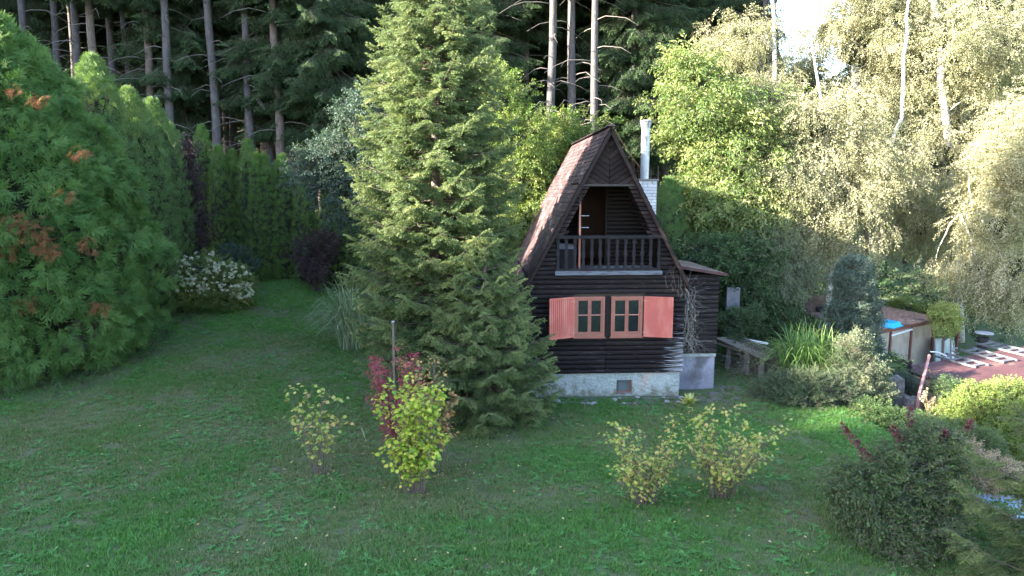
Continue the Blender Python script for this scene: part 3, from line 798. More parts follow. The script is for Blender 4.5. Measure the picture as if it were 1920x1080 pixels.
# roof
EZL, EZR = 2.66, 2.86
YF, YB = -.15, DEPTH + .25
for s, ez in ((-1, EZL), (1, EZR)):
    g = G(); xr, xe = 0, s * (RIDGE - ez) / TAN; th = .07
    v = [(0, YF, RIDGE), (xe, YF, ez), (xe, YB, ez), (0, YB, RIDGE), (0, YF, RIDGE - th * 2), (xe, YF, ez - th * 2), (xe, YB, ez - th * 2), (0, YB, RIDGE - th * 2)]
    f = [(0, 1, 2, 3), (7, 6, 5, 4), (0, 4, 5, 1), (1, 5, 6, 2), (2, 6, 7, 3)]
    g.add(v, f if s < 0 else [q[::-1] for q in f]); g.build('roof_deck', M['board_in'], cottage)
    # shingles, lapped
    Ls = math.hypot(xe, RIDGE - ez); U = np.array([s * 1.0, 0, -TAN]); U /= np.linalg.norm(U); Nn = np.array([s * TAN, 0, 1.0]); Nn /= np.linalg.norm(Nn)
    nc = 36; ex = Ls / nc; nw = 27; w = (YB - YF) / nw
    g = G(); P = []; T = []; Sx = []
    for c in range(nc):
        o = (c % 2) * .5
        for k in range(nw + 1):
            y0 = max(YF - .02, YF + (k - o) * w) + .004; y1 = min(YB + .02, YF + (k + 1 - o) * w) - .004
            if y1 - y0 < .03: continue
            lift = random.uniform(.0, .008)
            a = U * (c * ex - .02); b = U * ((c + 1) * ex + .03 + random.uniform(-.012, .012))
            if c == nc - 1: b = U * ((c + 1) * ex)
            base = np.array([0, 0, RIDGE])
            A0 = base + a + Nn * .008; B0 = base + b + Nn * (.024 + lift); B1 = base + b + Nn * (.012)
            def py_(p, y): return (p[0], y, p[2])
            vv = [py_(A0, y0), py_(A0, y1), py_(B0, y1), py_(B0, y0), py_(B1, y0), py_(B1, y1)]
            ff = [(0, 1, 2, 3), (3, 2, 5, 4)]
            if s < 0: ff = [q[::-1] for q in ff]
            g.add(vv, ff, 0, random.uniform(-.5, .5))
    g.build('roof_shingle', M['shingle'], cottage, kind='stuff')
    g = G(); tp = np.array([0, YF - .015, RIDGE - .02]); bt = np.array([xe, YF - .015, ez - .01])
    g.beam(tp - Nn * .03, bt - Nn * .03, .025, .085, (s * TAN, 0, 1)); g.build('bargeboard', surf('dark_bargeboard', [(.3, (.015, .011, .011)), (.7, (.030, .022, .022))], nscale=12, bump=.4, spec=.1), cottage)
for i in range(16):
    g = G(); y0 = YF - .03 + i * (YB - YF + .05) / 16; y1 = y0 + (YB - YF) / 16 + .05; r = .085
    th = np.linspace(rad(-60), rad(60), 6); v = []
    for (yy, rr) in ((y0, r + .02), (y1, r)):
        for t in th: v.append((rr * sin(t) * 1.1, yy, RIDGE - .035 + rr * cos(t)))
    g.add(v, [(j + 1, j, 6 + j, 7 + j) for j in range(5)] + [(0, 1, 2, 3, 4, 5)]); g.build('ridge_cap', M['shingle'], cottage)
# chimney
CXc, CYc, CW, CTZ = 1.56, 2.75, .27, 5.46
g = G(); g.box((CXc - CW + .012, CYc - CW + .012, 3.0), (CXc + CW - .012, CYc + CW - .012, CTZ - .03)); chim = g.build('chimney', M['mortar'], cottage)
hgt = .085; rows = 22
def brick(a, b):
    g = G(); g.box(a, b, 0, random.uniform(-.5, .5)); g.build('brick', M['brick'], chim)
for r_ in range(rows):
    z = CTZ - .05 - (r_ + 1) * hgt; z1 = z + hgt - .012
    for face in range(3):
        xs_ = [0, .27, .54] if r_ % 2 else [0, .135, .405, .54]
        for a, b in zip(xs_[:-1], xs_[1:]):
            a += .006; b -= .006; p = random.uniform(0, .004)
            if face == 0: brick((CXc - CW + a, CYc - CW - p, z), (CXc - CW + b, CYc - CW + .04, z1))
            elif face == 1 and z > 3.4: brick((CXc + CW - .04, CYc - CW + a + .042 * (a < .02), z), (CXc + CW + p, CYc - CW + b, z1))
            elif face == 2 and z > 4.6 : brick((CXc - CW - p, CYc - CW + a + .042 * (a < .02), z), (CXc - CW + .04, CYc - CW + b, z1))
g = G(); g.box((CXc - CW - .04, CYc - CW - .04, CTZ - .048), (CXc + CW + .04, CYc + CW + .04, CTZ)); g.build('cap_slab', M['mortar'], chim)
FX, FY = CXc - .02, CYc
g = G(); g.lathe([(.0, CTZ - .02), (.118, CTZ - .02), (.118, 6.62), (.128, 6.62), (.128, 6.66), (.112, 6.67), (.112, 6.86)], (FX, FY, 0), 20); flue = g.build('flue_pipe', M['flue'], cottage, smooth=False)
g = G()
for i in range(12):
    a = i * pi / 6
    g.beam((FX + .112 * cos(a), FY + .112 * sin(a), 6.85), (FX + .165 * cos(a), FY + .165 * sin(a), 7.06), .045, .006, (cos(a), sin(a), 0))
g.lathe([(.15, 7.03), (.172, 7.06), (.150, 7.075), (.03, 7.085)], (FX, FY, 0), 18); g.lathe([(.07, 6.84), (.095, 6.86), (.10, 7.04), (.05, 7.06)], (FX, FY, 0), 12)
g.build('cowl', M['flue'], flue)

# dark cabinet on the balcony
t = thing('storage_box', 'dark wooden box standing behind the balcony railing beside the open door', 'box', (HX, HY, FZ), HR)
g = G(); g.box((-1.16, .32, .0), (-.72, .72, .50)); g.build('body', M['rail'], t)
g = G(); v = [(-1.18, .30, .502), (-.70, .30, .502), (-.70, .74, .505), (-1.18, .74, .505), (-1.14, .38, .64), (-.8, .38, .62), (-.8, .70, .62), (-1.14, .70, .64)]
g.add(v, [(0, 3, 2, 1), (4, 5, 6, 7), (0, 1, 5, 4), (1, 2, 6, 5), (2, 3, 7, 6), (3, 0, 4, 7)]); g.build('lid', M['sillboard'], t)

# lean-to against the right side wall
lean = thing('lean_to_shed', 'dark boarded lean-to with mossy flat roof against the side of the cottage', 'lean-to', (HX, HY, 0), HR)
LX0, LX1, LY0, LY1 = HALF + .03, 3.02, .62, 3.3
g = G(); g.box((LX0, LY0 + .03, -.7), (LX1 - .02, LY1, .93)); g.build('plinth', M['plaster_stained'], lean)
g = G(); g.box((LX0, LY0 + .0, .86), (LX1 - .0, LY0 + .028, .935)); g.build('plinth_ledge', M['plaster'], lean)
z = .945; i = 0
while z < 2.95:
    z1 = z + .118
    g = G(); log_board(g, LX0, LX0, LX1, LX1, z, min(z1, 3.0), y=LY0, tone=random.uniform(-.5, .5)); g.build('siding_board', M['lean'] if 'lean' in M else M['board'], lean)
    z = z1
g = G(); g.box((LX1 - .1, LY0 + .036, .94), (LX1, LY1, 3.0)); g.box((LX0, LY0 + .05, .94), (LX1 - .1, LY0 + .1, 3.0)); g.build('side_wall', M['board'], lean)
M['mossroof'] = surf('leaf_strewn_roof_felt', [(.3, (.06, .04, .032)), (.5, (.13, .085, .07)), (.7, (.21, .15, .12))], nscale=10, rough=.9, bump=1, bscale=30, dist=.03, extra=overlay(2.5, (1, 1, 1), .55, .65, (.055, .06, .03)))
g = G(); v = [(LX0 - .1, LY0 - .12, 3.26), (LX1 + .14, LY0 - .12, 3.05), (LX1 + .14, LY1 + .1, 3.05), (LX0 - .1, LY1 + .1, 3.26)]
v = v + [(x, y, z - .05) for x, y, z in v]; g.add(v, [(0, 1, 2, 3), (7, 6, 5, 4), (0, 4, 5, 1), (1, 5, 6, 2), (2, 6, 7, 3), (3, 7, 4, 0)]); g.build('roof', M['mossroof'], lean)
g = G(); g.beam((LX0 - .1, LY0 - .135, 3.225), (LX1 + .16, LY0 - .135, 3.015), .02, .07); g.build('roof_trim', surf('faded_red_trim', [(.3, (.035, .018, .020)), (.7, (.08, .038, .038))], nscale=8, bump=.2), lean)

# bare climbing stems hanging on the corner of the lean-to
cl = thing('climbing_plant', 'dry bare climber hanging in a tangle on the corner of the cottage and lean-to', 'climber', (HX, HY, 0), HR)
g = G()
for i in range(120):
    x = rng.normal(2.15, .12); z = rng.uniform(1.3, 2.85); p = [(x, .42 + rng.normal(0, .08), z)]
    d = np.array([rng.normal(.1, .5), rng.normal(-.1, .3), rng.normal(-.2, .7)])
    for k in range(6):
        d = d * .8 + rng.normal(0, .3, 3) + np.array([.02, 0, -.14]); d[1] *= .6
        q = np.array(p[-1]) + nrm(d) * rng.uniform(.06, .15); q[1] = min(q[1], .55); p.append(q)
    g.tube(p, np.linspace(.006, .002, len(p)), 3, 0, 0)
for i in range(6):
    p = [np.array([1.95 + rng.normal(0, .05), .3, 1.0])]
    for k in range(14): p.append(p[-1] + np.array([rng.normal(.01, .05), rng.normal(0, .02), .14]))
    g.tube(p, np.linspace(.014, .006, len(p)), 4)
g.build('stems', M['twig_grey'], cl, kind='stuff')
n = 260; P = np.stack([rng.normal(2.2, .13, n), .38 + rng.normal(0, .1, n), rng.uniform(1.2, 2.4, n) - .3 * rng.random(n)], 1)
g = G(); s = rng.uniform(.03, .06, n); g.stamp(*LEAF4, P, frame(sph(n)), np.stack([s, s * .6, s], 1), rng.random(n))
g.build('leaves', leafmat('climber_leaf', [(.09, .11, .04), (.22, .19, .12), (.3, .26, .2)], .3), cl, kind='stuff')
# thin vine strands on the eave board
g = G()
for i in range(9):
    p = [np.array([1.55 + .05 * i, -.06, 3.35 + rng.normal(0, .15) - .06 * i])]
    for k in range(7): p.append(p[-1] + np.array([rng.normal(.01, .03), rng.normal(0, .005), -.08]))
    g.tube(p, .004, 3)
g.build('eave_strands', M['twig_grey'], cl, kind='stuff')
# thin cable off the ridge
t = [np.array([.12, 0, 6.58]) + (np.array([1.35, 2.4, 5.75]) - np.array([.12, 0, 6.58])) * q + np.array([0, 0, -.25 * q * (1 - q)]) for q in np.linspace(0, 1, 10)]
g = G(); g.tube(t, .009, 4); g.build('cable', M['frame_lt'], cottage)

# ------------------------------------------------------------------ trees and plants
def gz(x, y): return float(ground(x, y))

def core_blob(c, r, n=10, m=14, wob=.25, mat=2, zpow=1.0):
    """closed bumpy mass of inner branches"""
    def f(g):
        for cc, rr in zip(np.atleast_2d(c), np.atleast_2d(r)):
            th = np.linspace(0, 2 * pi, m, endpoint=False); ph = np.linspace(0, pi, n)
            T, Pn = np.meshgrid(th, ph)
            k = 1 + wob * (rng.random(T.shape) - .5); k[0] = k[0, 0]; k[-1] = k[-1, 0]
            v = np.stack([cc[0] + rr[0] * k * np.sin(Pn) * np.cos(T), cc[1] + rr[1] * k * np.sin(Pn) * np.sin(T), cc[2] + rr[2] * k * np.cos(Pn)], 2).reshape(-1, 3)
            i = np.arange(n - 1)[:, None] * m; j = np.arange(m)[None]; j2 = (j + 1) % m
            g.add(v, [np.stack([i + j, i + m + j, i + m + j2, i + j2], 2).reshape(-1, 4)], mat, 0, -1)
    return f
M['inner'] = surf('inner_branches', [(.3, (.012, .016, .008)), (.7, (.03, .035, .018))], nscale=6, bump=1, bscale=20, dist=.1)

def spruce(name, label, x, y, H, r_at, zlow=.25, whorl=.30, nb=6, spray=None, ssize=1.0, dens=1.0, bark='bark', leaf='spruce', group=None, tr=.14, droop=.15, tip=.35, lean=0.0, wild=.18, seed=0, dead=0, rnd_h=None, hang=0.0, brad=1.0):
    """whorled conifer; r_at(h) is the branch reach at height h above its foot"""
    global rng
    keep = rng; rng = np.random.default_rng(100 + seed)
    z0 = gz(x, y); t = thing(name, label, 'tree', (x, y, z0 - .05), 0, group)
    g = G(); hs = np.linspace(0, H, 14)
    trunk = np.stack([lean * hs + .05 * np.sin(hs * .7 + seed), .04 * np.sin(hs * .5 + 2 * seed), hs], 1)
    g.tube(trunk, tr * (1 - hs / H) ** .75 + .012, 9)
    P, D, U, S, Rn = [], [], [], [], []
    h = zlow
    while h < H - .12:
        R0 = r_at(h); k = nb if R0 > .5 else 5
        a0 = rng.uniform(0, 2 * pi)
        for b in range(k):
            hh = h + rng.uniform(-.5, .5) * whorl
            R = r_at(hh) * rng.uniform(1 - wild, 1 + wild * .7)
            if R < .1: continue
            a = a0 + b * 2 * pi / k + rng.normal(0, .16)
            d = np.array([cos(a), sin(a)]); m = 9; q = np.linspace(0, 1, m)
            fr = hh / H
            up = (.55 * sst(.72, 1.0, fr) + .12) * R
            zz = up * q - droop * R * 2.2 * q * (1 - fr * .7) + tip * R * q ** 2.4 * .7
            base = np.array([np.interp(hh, hs, trunk[:, 0]), np.interp(hh, hs, trunk[:, 1]), hh])
            pth = np.stack([base[0] + d[0] * R * q, base[1] + d[1] * R * q, hh + zz], 1)
            pth[1:, :2] += rng.normal(0, .015 * R, (m - 1, 2))
            g.tube(pth, np.linspace(.011 + .009 * R, .004, m) * brad, 4)
            step = .115 * ssize / dens
            ns = max(3, int(R / step)); ts = .12 + .88 * (np.arange(ns) + rng.random(ns) * .6) / ns
            side = np.array([-d[1], d[0]])
            for i, tt in enumerate(ts):
                if tt < .22 and R > 1.2: continue
                c = np.array([np.interp(tt, q, pth[:, j]) for j in range(3)])
                tg = nrm(np.array([np.interp(min(1, tt + .1), q, pth[:, j]) - np.interp(max(0, tt - .1), q, pth[:, j]) for j in range(3)]))
                lat = (.30 + .30 * (1 - abs(tt - .45))) * min(R, 2.4) * (1 - tt) * .85 + .02
                for sg in (-1, 1):
                    nl_ = max(1, int(lat / (.24 * ssize)))
                    for w in range(nl_):
                        off = (w + .25 + .5 * rng.random()) / nl_ * lat
                        o = c + np.array([*(side * sg * off * .8 + d * off * .55), -.12 * off - hang * off * .5])
                        dd = nrm(np.array([*(d * rng.uniform(.5, 1.0) + side * sg * rng.uniform(.35, .95)), rng.uniform(-.35, .15) - hang]))
                        P.append(o); D.append(dd); S.append(ssize * rng.uniform(.6, 1.05) * (.75 + .25 * min(1, R)))
                        Rn.append(.42 + .2 * tt + rng.normal(0, .13))
            P.append(pth[-1]); D.append(nrm(pth[-1] - pth[-3])); S.append(ssize * .9); Rn.append(.7)
        h += whorl * rng.uniform(.8, 1.2) * (1 if h < H * .8 else .8)
    # leader with upright shoots
    for q in np.linspace(H - .5, H, 6):
        for b in range(4):
            a = rng.uniform(0, 2 * pi); P.append(np.array([lean * q + .05 * np.sin(q * .7 + seed), .04 * np.sin(q * .5 + 2 * seed), q])); D.append(nrm(np.array([cos(a) * .6, sin(a) * .6, 1]))); S.append(ssize * .6); Rn.append(.7)
    for i in range(dead):
        hh = rng.uniform(.8, H * .7); a = rng.uniform(0, 2 * pi); L = rng.uniform(.8, 2.6); q = np.linspace(0, 1, 5)
        if hh > zlow + 1.5 and rng.random() < .7: continue
        pth = np.stack([cos(a) * L * q + rng.normal(0, .04, 5), sin(a) * L * q + rng.normal(0, .04, 5), hh + .25 * L * q - .5 * L * q * q + rng.normal(0, .03, 5)], 1)
        pth[0] = [np.interp(hh, hs, trunk[:, 0]), np.interp(hh, hs, trunk[:, 1]), hh]
        g.tube(pth, np.linspace(.022, .004, 5), 4, 1)
    g.build('trunk', [M[bark], M['twig_grey']], t, True)
    P = np.array(P); D = np.array(D); n = len(P)
    roll = rng.normal(0, .45, n)
    foliage('crown', spray, P, D, None, roll, np.array(S), np.clip(Rn, 0, 1), [M[leaf], M['twig']], t)
    rng = keep
    return t

near_spray = spruce_spray(L=.38, n=30, nl=.042, nw=.011, side=4, droop=.3)
# the tall spruce beside the cottage and the small one growing out of its foot
def prof_big(h): return float(np.interp(h, [0, 1, 3, 5.5, 8, 9.6, 12, 14], [1.5, 1.75, 1.85, 1.75, 1.3, .85, .45, .08]))
spruce('spruce_tree', 'tall broad spruce with sunlit top standing close beside the cottage', -1.75, 16.3, 14.0, prof_big, .3, .27, 8, near_spray, 1.0, 1.0, seed=1, tr=.13, dead=0, wild=.12, hang=.22)
def prof_small(h): return float(np.interp(h, [0, .6, 1.5, 3, 4.1], [1.15, 1.45, 1.30, .7, .06]))
spruce('spruce_tree', 'small dark spruce growing in front of the tall spruce, below the open shutter', -.55, 15.0, 4.15, prof_small, .12, .22, 7, near_spray, .85, 1.05, seed=2, tr=.06, wild=.1, hang=.25)
# the near spruce at the edge of the slope
close_spray = spruce_spray(L=.34, n=52, nl=.030, nw=.0055, side=6, droop=.2)
def prof_near(h): return float(np.interp(h, [0, .8, 1.8, 2.8, 3.3], [1.45, 1.35, 1.0, .5, .06]))
spruce('spruce_tree', 'young spruce at the edge of the slope with long fresh twigs beside the blue sheet', 7.25, 7.6, 3.1, prof_near, .25, .28, 7, close_spray, 1.0, 1.25, seed=3, tr=.035, droop=.05, wild=.3, brad=.4)

# ---- thujas
fan = thuja_spray(L=.34, n=9, w=.028)
fan_b = thuja_long()
fan_s = thuja_spray(L=.22, n=5, w=.020)
def loose_thuja(name, label, x, y, H, Rmax, seed, brown=True, dens=1.0):
    global rng
    keep = rng; rng = np.random.default_rng(200 + seed)
    z0 = gz(x, y); t = thing(name, label, 'conifer', (x, y, z0 - .05))
    g = G(); g.tube([(0, 0, 0), (.05, 0, H * .5), (0, .03, H * .93)], [.16, .10, .02], 8)
    prof = lambda f: Rmax * np.interp(f, [0, .08, .3, .55, .8, .93, 1], [.72, .92, 1, .86, .52, .25, .05])
    # boughs: big clumps poking out of the surface, each covered with fans
    nb = int(470 * dens); P, D, S, Rn, UU = [], [], [], [], []
    for i in range(nb):
        f = ((i * .61803398875 + rng.uniform(0, .02)) % 1) ** .9; a = (i + .5) / nb * 2 * pi + rng.normal(0, .05)
        if sin(a) > .35 and rng.random() < .85: continue
        r = prof(f) * rng.uniform(.86, 1.12); c = np.array([r * cos(a), r * sin(a), f * H])
        out = np.array([cos(a), sin(a), .15])
        g.tube([(.2 * r * cos(a), .2 * r * sin(a), f * H - .25), tuple(c)], [.02, .006], 3)
        m = rng.integers(26, 38); br = .32 * (1 - .35 * f)
        tint = rng.normal(.45, .13)
        for k in range(m):
            v = nrm(rng.normal(size=3) + out * 1.1); p = c + v * br * rng.random() ** .4 * np.array([1, 1, .8]) - out * .10
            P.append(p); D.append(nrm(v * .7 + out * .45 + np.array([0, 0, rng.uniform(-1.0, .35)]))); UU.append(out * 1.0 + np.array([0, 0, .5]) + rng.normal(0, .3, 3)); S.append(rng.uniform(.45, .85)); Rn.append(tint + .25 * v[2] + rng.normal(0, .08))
    g.build('trunk', [M['bark']], t, True)
    P = np.array(P); D = np.array(D); n = len(P)
    core = core_blob([(0, 0, H * .42), (0, 0, H * .7)], [(Rmax * .70, Rmax * .70, H * .42), (Rmax * .46, Rmax * .46, H * .25)])
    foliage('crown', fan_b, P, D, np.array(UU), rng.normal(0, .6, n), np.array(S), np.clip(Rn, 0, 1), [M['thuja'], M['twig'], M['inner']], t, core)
    if brown:
        Q, E = [], []
        for (px, py, R_, m) in ((60, 430, .38, 34), (25, 410, .3, 20), (90, 460, .22, 14), (167, 450, .16, 10), (75, 180, .16, 9), (150, 280, .15, 9), (45, 560, .2, 10), (190, 570, .14, 10), (5, 455, .25, 12), (120, 360, .12, 6), (30, 165, .12, 6)):
            c = W(px, py, y - Rmax * (.80 if py > 200 else .56)); c = c - np.array([x, y, z0])
            for k in range(m * 2):
                v = nrm(rng.normal(size=3)); Q.append(c + v * R_ * 1.25 * rng.random() ** .5 * np.array([1, .5, .8])); E.append(nrm(v + np.array([.2, -1, -.8])))
        foliage('dead_foliage', fan_b, np.array(Q), np.array(E), None, rng.normal(0, .5, len(Q)), rng.uniform(.3, .55, len(Q)), None, [M['thuja_brown'], M['twig']], t)
    rng = keep
    return t
loose_thuja('thuja_tree', 'huge loose thuja with drooping fans and patches of dead brown foliage', -13.0, 17.6, 8.6, 3.3, 1, True, 2.1)

def column_thuja(name, label, x, y, H, R, seed, group, mat='thuja_dk', dens=1.0, cat='thuja'):
    global rng
    keep = rng; rng = np.random.default_rng(300 + seed)
    z0 = gz(x, y); t = thing(name, label, cat, (x, y, z0 - .05), 0, group)
    g = G(); g.tube([(0, 0, 0), (0, 0, H * .9)], [.07, .01], 6); g.build('trunk', [M['bark']], t)
    prof = lambda f: R * np.interp(f, [0, .06, .35, .62, .82, .93, 1], [.8, .95, 1, .92, .66, .36, .04])
    n = int(430 * H * R * dens * 1.5)
    f = rng.random(n); f = np.where(rng.random(n) < .08, rng.uniform(.85, 1, n), f); a = rng.uniform(0, 2 * pi, n)
    keepm = ~((np.sin(a) > .5) & (rng.random(n) < .7)); f, a = f[keepm], a[keepm]; n = len(f)
    bump = 1 + .16 * (vnoise(a * 2.2, f * H * 2.0, 1.5, seed) - .5)
    r = prof(f) * bump * rng.uniform(.82, 1.04, n)
    P = np.stack([r * np.cos(a), r * np.sin(a), f * H], 1)
    O_ = np.stack([np.cos(a), np.sin(a), np.zeros(n)], 1); D = nrm(O_ * .45 + np.array([0, 0, .9]) + rng.normal(0, .4, (n, 3)))
    core = core_blob([(0, 0, H * .44)], [(R * .84, R * .84, H * .45)])
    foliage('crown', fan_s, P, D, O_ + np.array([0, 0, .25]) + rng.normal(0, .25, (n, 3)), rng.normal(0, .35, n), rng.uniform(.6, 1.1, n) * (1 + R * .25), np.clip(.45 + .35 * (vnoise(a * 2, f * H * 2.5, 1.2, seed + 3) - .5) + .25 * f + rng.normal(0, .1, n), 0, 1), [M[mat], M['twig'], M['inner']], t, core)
    rng = keep
    return t
# dense thujas running back from the big one
HG = 'clipped thujas of the hedge along the garden edge'
for i, (px, py, Y, R) in enumerate(((180, 108, 20.0, 1.05), (245, 170, 21.5, 1.1), (290, 190, 23.4, 1.0), (322, 235, 25.2, .8))):
    p = W(px, py, Y); z = gz(p[0], Y)
    column_thuja('thuja_tree', ['pointed dense thuja rising just behind the huge loose thuja', 'second pointed thuja of the row running back from the huge one', 'third thuja of the receding row, slightly rounded top', 'last narrow thuja of the receding row, above the hydrangea'][i], p[0] - .1, Y, p[2] - z, R, 10 + i, HG, 'thuja')
lab = ['tall thuja above the hydrangea beside the purple shrub', 'broad thuja next to the one above the hydrangea', 'slim thuja pressed between broader hedge thujas', 'tallest pointed thuja of the back hedge', 'narrow thuja right beside the tallest pointed one', 'thuja with straight tip in the middle of the back hedge', 'bronze tinged thuja with purple twigs grown through it', 'short thuja beside the dark gap in the hedge', 'low thuja just past the dark gap in the hedge', 'last low hedge thuja, half hidden by the tall spruce']
for i, (px, py, R, Y) in enumerate(((377, 238, .50, 27.3), (410, 276, .52, 26.8), (434, 282, .42, 27.0), (464, 264, .50, 26.7), (480, 290, .36, 26.3), (494, 291, .52, 26.5), (527, 292, .52, 26.7), (568, 340, .48, 26.5), (612, 356, .50, 26.6), (648, 345, .55, 26.8))):
    p = W(px, py, Y); z = gz(p[0], Y)
    column_thuja('thuja_tree', lab[i], p[0], Y, p[2] - z, R * .95, 20 + i, HG)

# ---- broadleaf builder
def leafy(name, label, cat, x, y, blobs, spray, mat, nclump, per, cr=.45, hang=0.0, ssize=(.7, 1.1), trunks=None, bark='bark', group=None, seed=0, core=.55, limbs=14, tint=.5, tvar=.14, shell=.55, z0=None, tall=True, up=0.0, flat=.75):
    """blobs: ellipsoids (cx, cy, cz, rx, ry, rz) about the foot; trunks: list of (points, radii)"""
    global rng
    keep = rng; rng = np.random.default_rng(500 + seed)
    if z0 is None: z0 = gz(x, y)
    t = thing(name, label, cat, (x, y, z0 - .03), 0, group)
    B = np.array(blobs, float); vol = B[:, 3] * B[:, 4] * B[:, 5]; vol = vol ** .75
    which = rng.choice(len(B), nclump, p=vol / vol.sum())
    u = sph(nclump); rr = shell + (1 - shell) * rng.random(nclump) ** .6
    rr = np.where(rng.random(nclump) < .12, rr * 1.13, rr)
    C = B[which, :3] + u * B[which, 3:] * rr[:, None]
    C = C[C[:, 2] > .05]
    g = G()
    tr = trunks or [([(0, 0, 0), (0, 0, B[:, 2].mean())], [.1, .05])]
    allp = []
    for pts, rd_ in tr:
        pts = np.array(pts, float)
        if bark == 'birch':
            k_ = np.linspace(0, len(pts) - 1, len(pts) * 4 - 3); rd_ = np.interp(k_, range(len(pts)), rd_); pts = np.stack([np.interp(k_, range(len(pts)), pts[:, j]) for j in range(3)], 1); pts[1:] += rng.normal(0, 1, (len(pts) - 1, 3)) * np.array([.03, .03, .02])
        g.tube(pts, rd_, 8)
        for i in range(len(pts) - 1):
            for q in np.linspace(0, 1, 5): allp.append(pts[i] + (pts[i + 1] - pts[i]) * q)
    allp = np.array(allp); allp = allp[allp[:, 2] > .2 * allp[:, 2].max()]
    for c in C[rng.permutation(len(C))[:limbs]]:
        d = np.linalg.norm(allp - c + np.array([0, 0, .5]), axis=1); s = allp[d.argmin()]
        mid = (s + c) / 2 + np.array([0, 0, .12 * np.linalg.norm(c - s)]) + rng.normal(0, .06, 3)
        L = np.linalg.norm(c - s)
        g.tube([s, (s + mid) / 2 + rng.normal(0, .04, 3), mid, (mid + c) / 2 + rng.normal(0, .05, 3), c], np.linspace(.012 + .014 * L, .005, 5), 5)
    g.build('trunk', [M[bark]], t, True)
    P, D, Rn = [], [], []
    for c in C:
        m = max(3, int(per * rng.uniform(.6, 1.4))); tt = rng.normal(tint, tvar)
        v = sph(m); r = cr * rng.uniform(.7, 1.25)
        P.append(c + v * r * (rng.random((m, 1)) ** .5) * np.array([1, 1, flat + hang * .6]) - np.array([0, 0, hang * r * .4]))
        out = nrm(c - B[:, :3].mean(0))
        D.append(nrm(v * .8 + out * .6 + np.array([0, 0, up - hang * 2.2]) + rng.normal(0, .2, (m, 3))))
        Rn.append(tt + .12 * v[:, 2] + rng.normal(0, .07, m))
    P = np.concatenate(P); D = np.concatenate(D); Rn = np.concatenate(Rn)
    st = core_blob(B[:, :3], B[:, 3:] * core) if core else None
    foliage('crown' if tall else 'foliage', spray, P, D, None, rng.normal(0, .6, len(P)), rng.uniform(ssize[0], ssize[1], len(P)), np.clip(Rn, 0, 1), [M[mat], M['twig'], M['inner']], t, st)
    rng = keep
    return t

M['birchleaf'] = leafmat('birch_leaf', [(.15, .17, .085), (.25, .265, .14), (.36, .355, .22), (.46, .43, .30)], .35, .5, .4, (1.3, 1.3, .7))
M['cherry'] = leafmat('broad_green_leaf', [(.06, .11, .026), (.105, .165, .042), (.175, .225, .072), (.27, .29, .12)], .35, .45, .4)
M['bluegreen'] = leafmat('blue_green_leaf', [(.022, .048, .034), (.040, .076, .058), (.062, .105, .082)], .25, .55, .3)
M['greygreen'] = leafmat('grey_green_leaf', [(.06, .10, .055), (.10, .145, .085), (.15, .19, .11), (.20, .20, .10)], .3, .5, .3)
M['walnut'] = leafmat('light_green_leaf', [(.06, .12, .025), (.10, .17, .035), (.16, .21, .055), (.22, .24, .08)], .35, .5, .35)
M['purple'] = leafmat('purple_leaf', [(.018, .012, .018), (.035, .020, .028), (.055, .032, .036)], .2, .5, .35, (1.5, .8, .8))
M['dkgreen'] = leafmat('dark_shrub_leaf', [(.022, .050, .018), (.035, .075, .025), (.05, .10, .032)], .25, .5, .35)
M['midgreen'] = leafmat('shrub_leaf', [(.035, .08, .022), (.055, .12, .03), (.085, .155, .045), (.12, .17, .05)], .3, .5, .35)
M['junip'] = leafmat('juniper_leaf', [(.045, .075, .060), (.065, .11, .088), (.09, .145, .115)], .2, .6, .25)
M['junlow'] = leafmat('low_juniper_leaf', [(.035, .065, .030), (.055, .10, .042), (.085, .13, .055)], .2, .6, .25)
M['limegreen'] = leafmat('lit_shrub_leaf', [(.09, .15, .03), (.14, .20, .04), (.19, .23, .06)], .3, .5, .35)

birch_spray = twig_spray(L=.62, nl=34, size=.058, width=.72, droop=.25, sub=4, curl=.9, up=0)
broad_spray = twig_spray(L=.55, nl=20, size=.13, width=.42, shape=LEAF6, droop=.3, sub=3, curl=1.0, up=.1)
mini_spray = twig_spray(L=.24, nl=24, size=.036, width=.55, droop=.15, sub=3, curl=.5, up=.25)
mini_round = twig_spray(L=.25, nl=16, size=.062, width=.7, shape=LEAF6, droop=.2, sub=3, curl=.5, up=.25)
small_spray = twig_spray(L=.40, nl=30, size=.045, width=.6, droop=.15, sub=3, curl=.5, up=.25)
round_spray = twig_spray(L=.42, nl=22, size=.085, width=.7, shape=LEAF6, droop=.2, sub=3, curl=.5, up=.25)

def WB(px, py, Y, x, y, z0): p = W(px, py, Y); return (p[0] - x, p[1] - y, p[2] - z0)

def px_tree(name, label, cat, px0, Y, blobs, spray, mat, nclump, per, **k):
    """blobs given as (px, py, Y, radius x, radius z) in the photo"""
    x = W(px0, 600, Y)[0]; z0 = gz(x, Y)
    bb = []
    for (px, py, YY, rx, rz) in blobs:
        p = WB(px, py, YY, x, Y, z0); s = YY / 1280
        bb.append((*p, rx * s, min(rx * s, 1.8) * .9, rz * s))
    tr = []
    for pts in k.pop('tr', []):
        tr.append(([WB(a, b, YY, x, Y, z0) for (a, b, YY) in pts[0]], pts[1]))
    if not tr:
        c = np.mean(np.array(bb)[:, :3], 0); tr = [([(0, 0, -.1), (c[0] * .4, c[1] * .4, c[2] * .5), tuple(c)], [.07, .05, .02])]
    return leafy(name, label, cat, x, Y, bb, spray, mat, nclump, per, trunks=tr, z0=z0, **k)

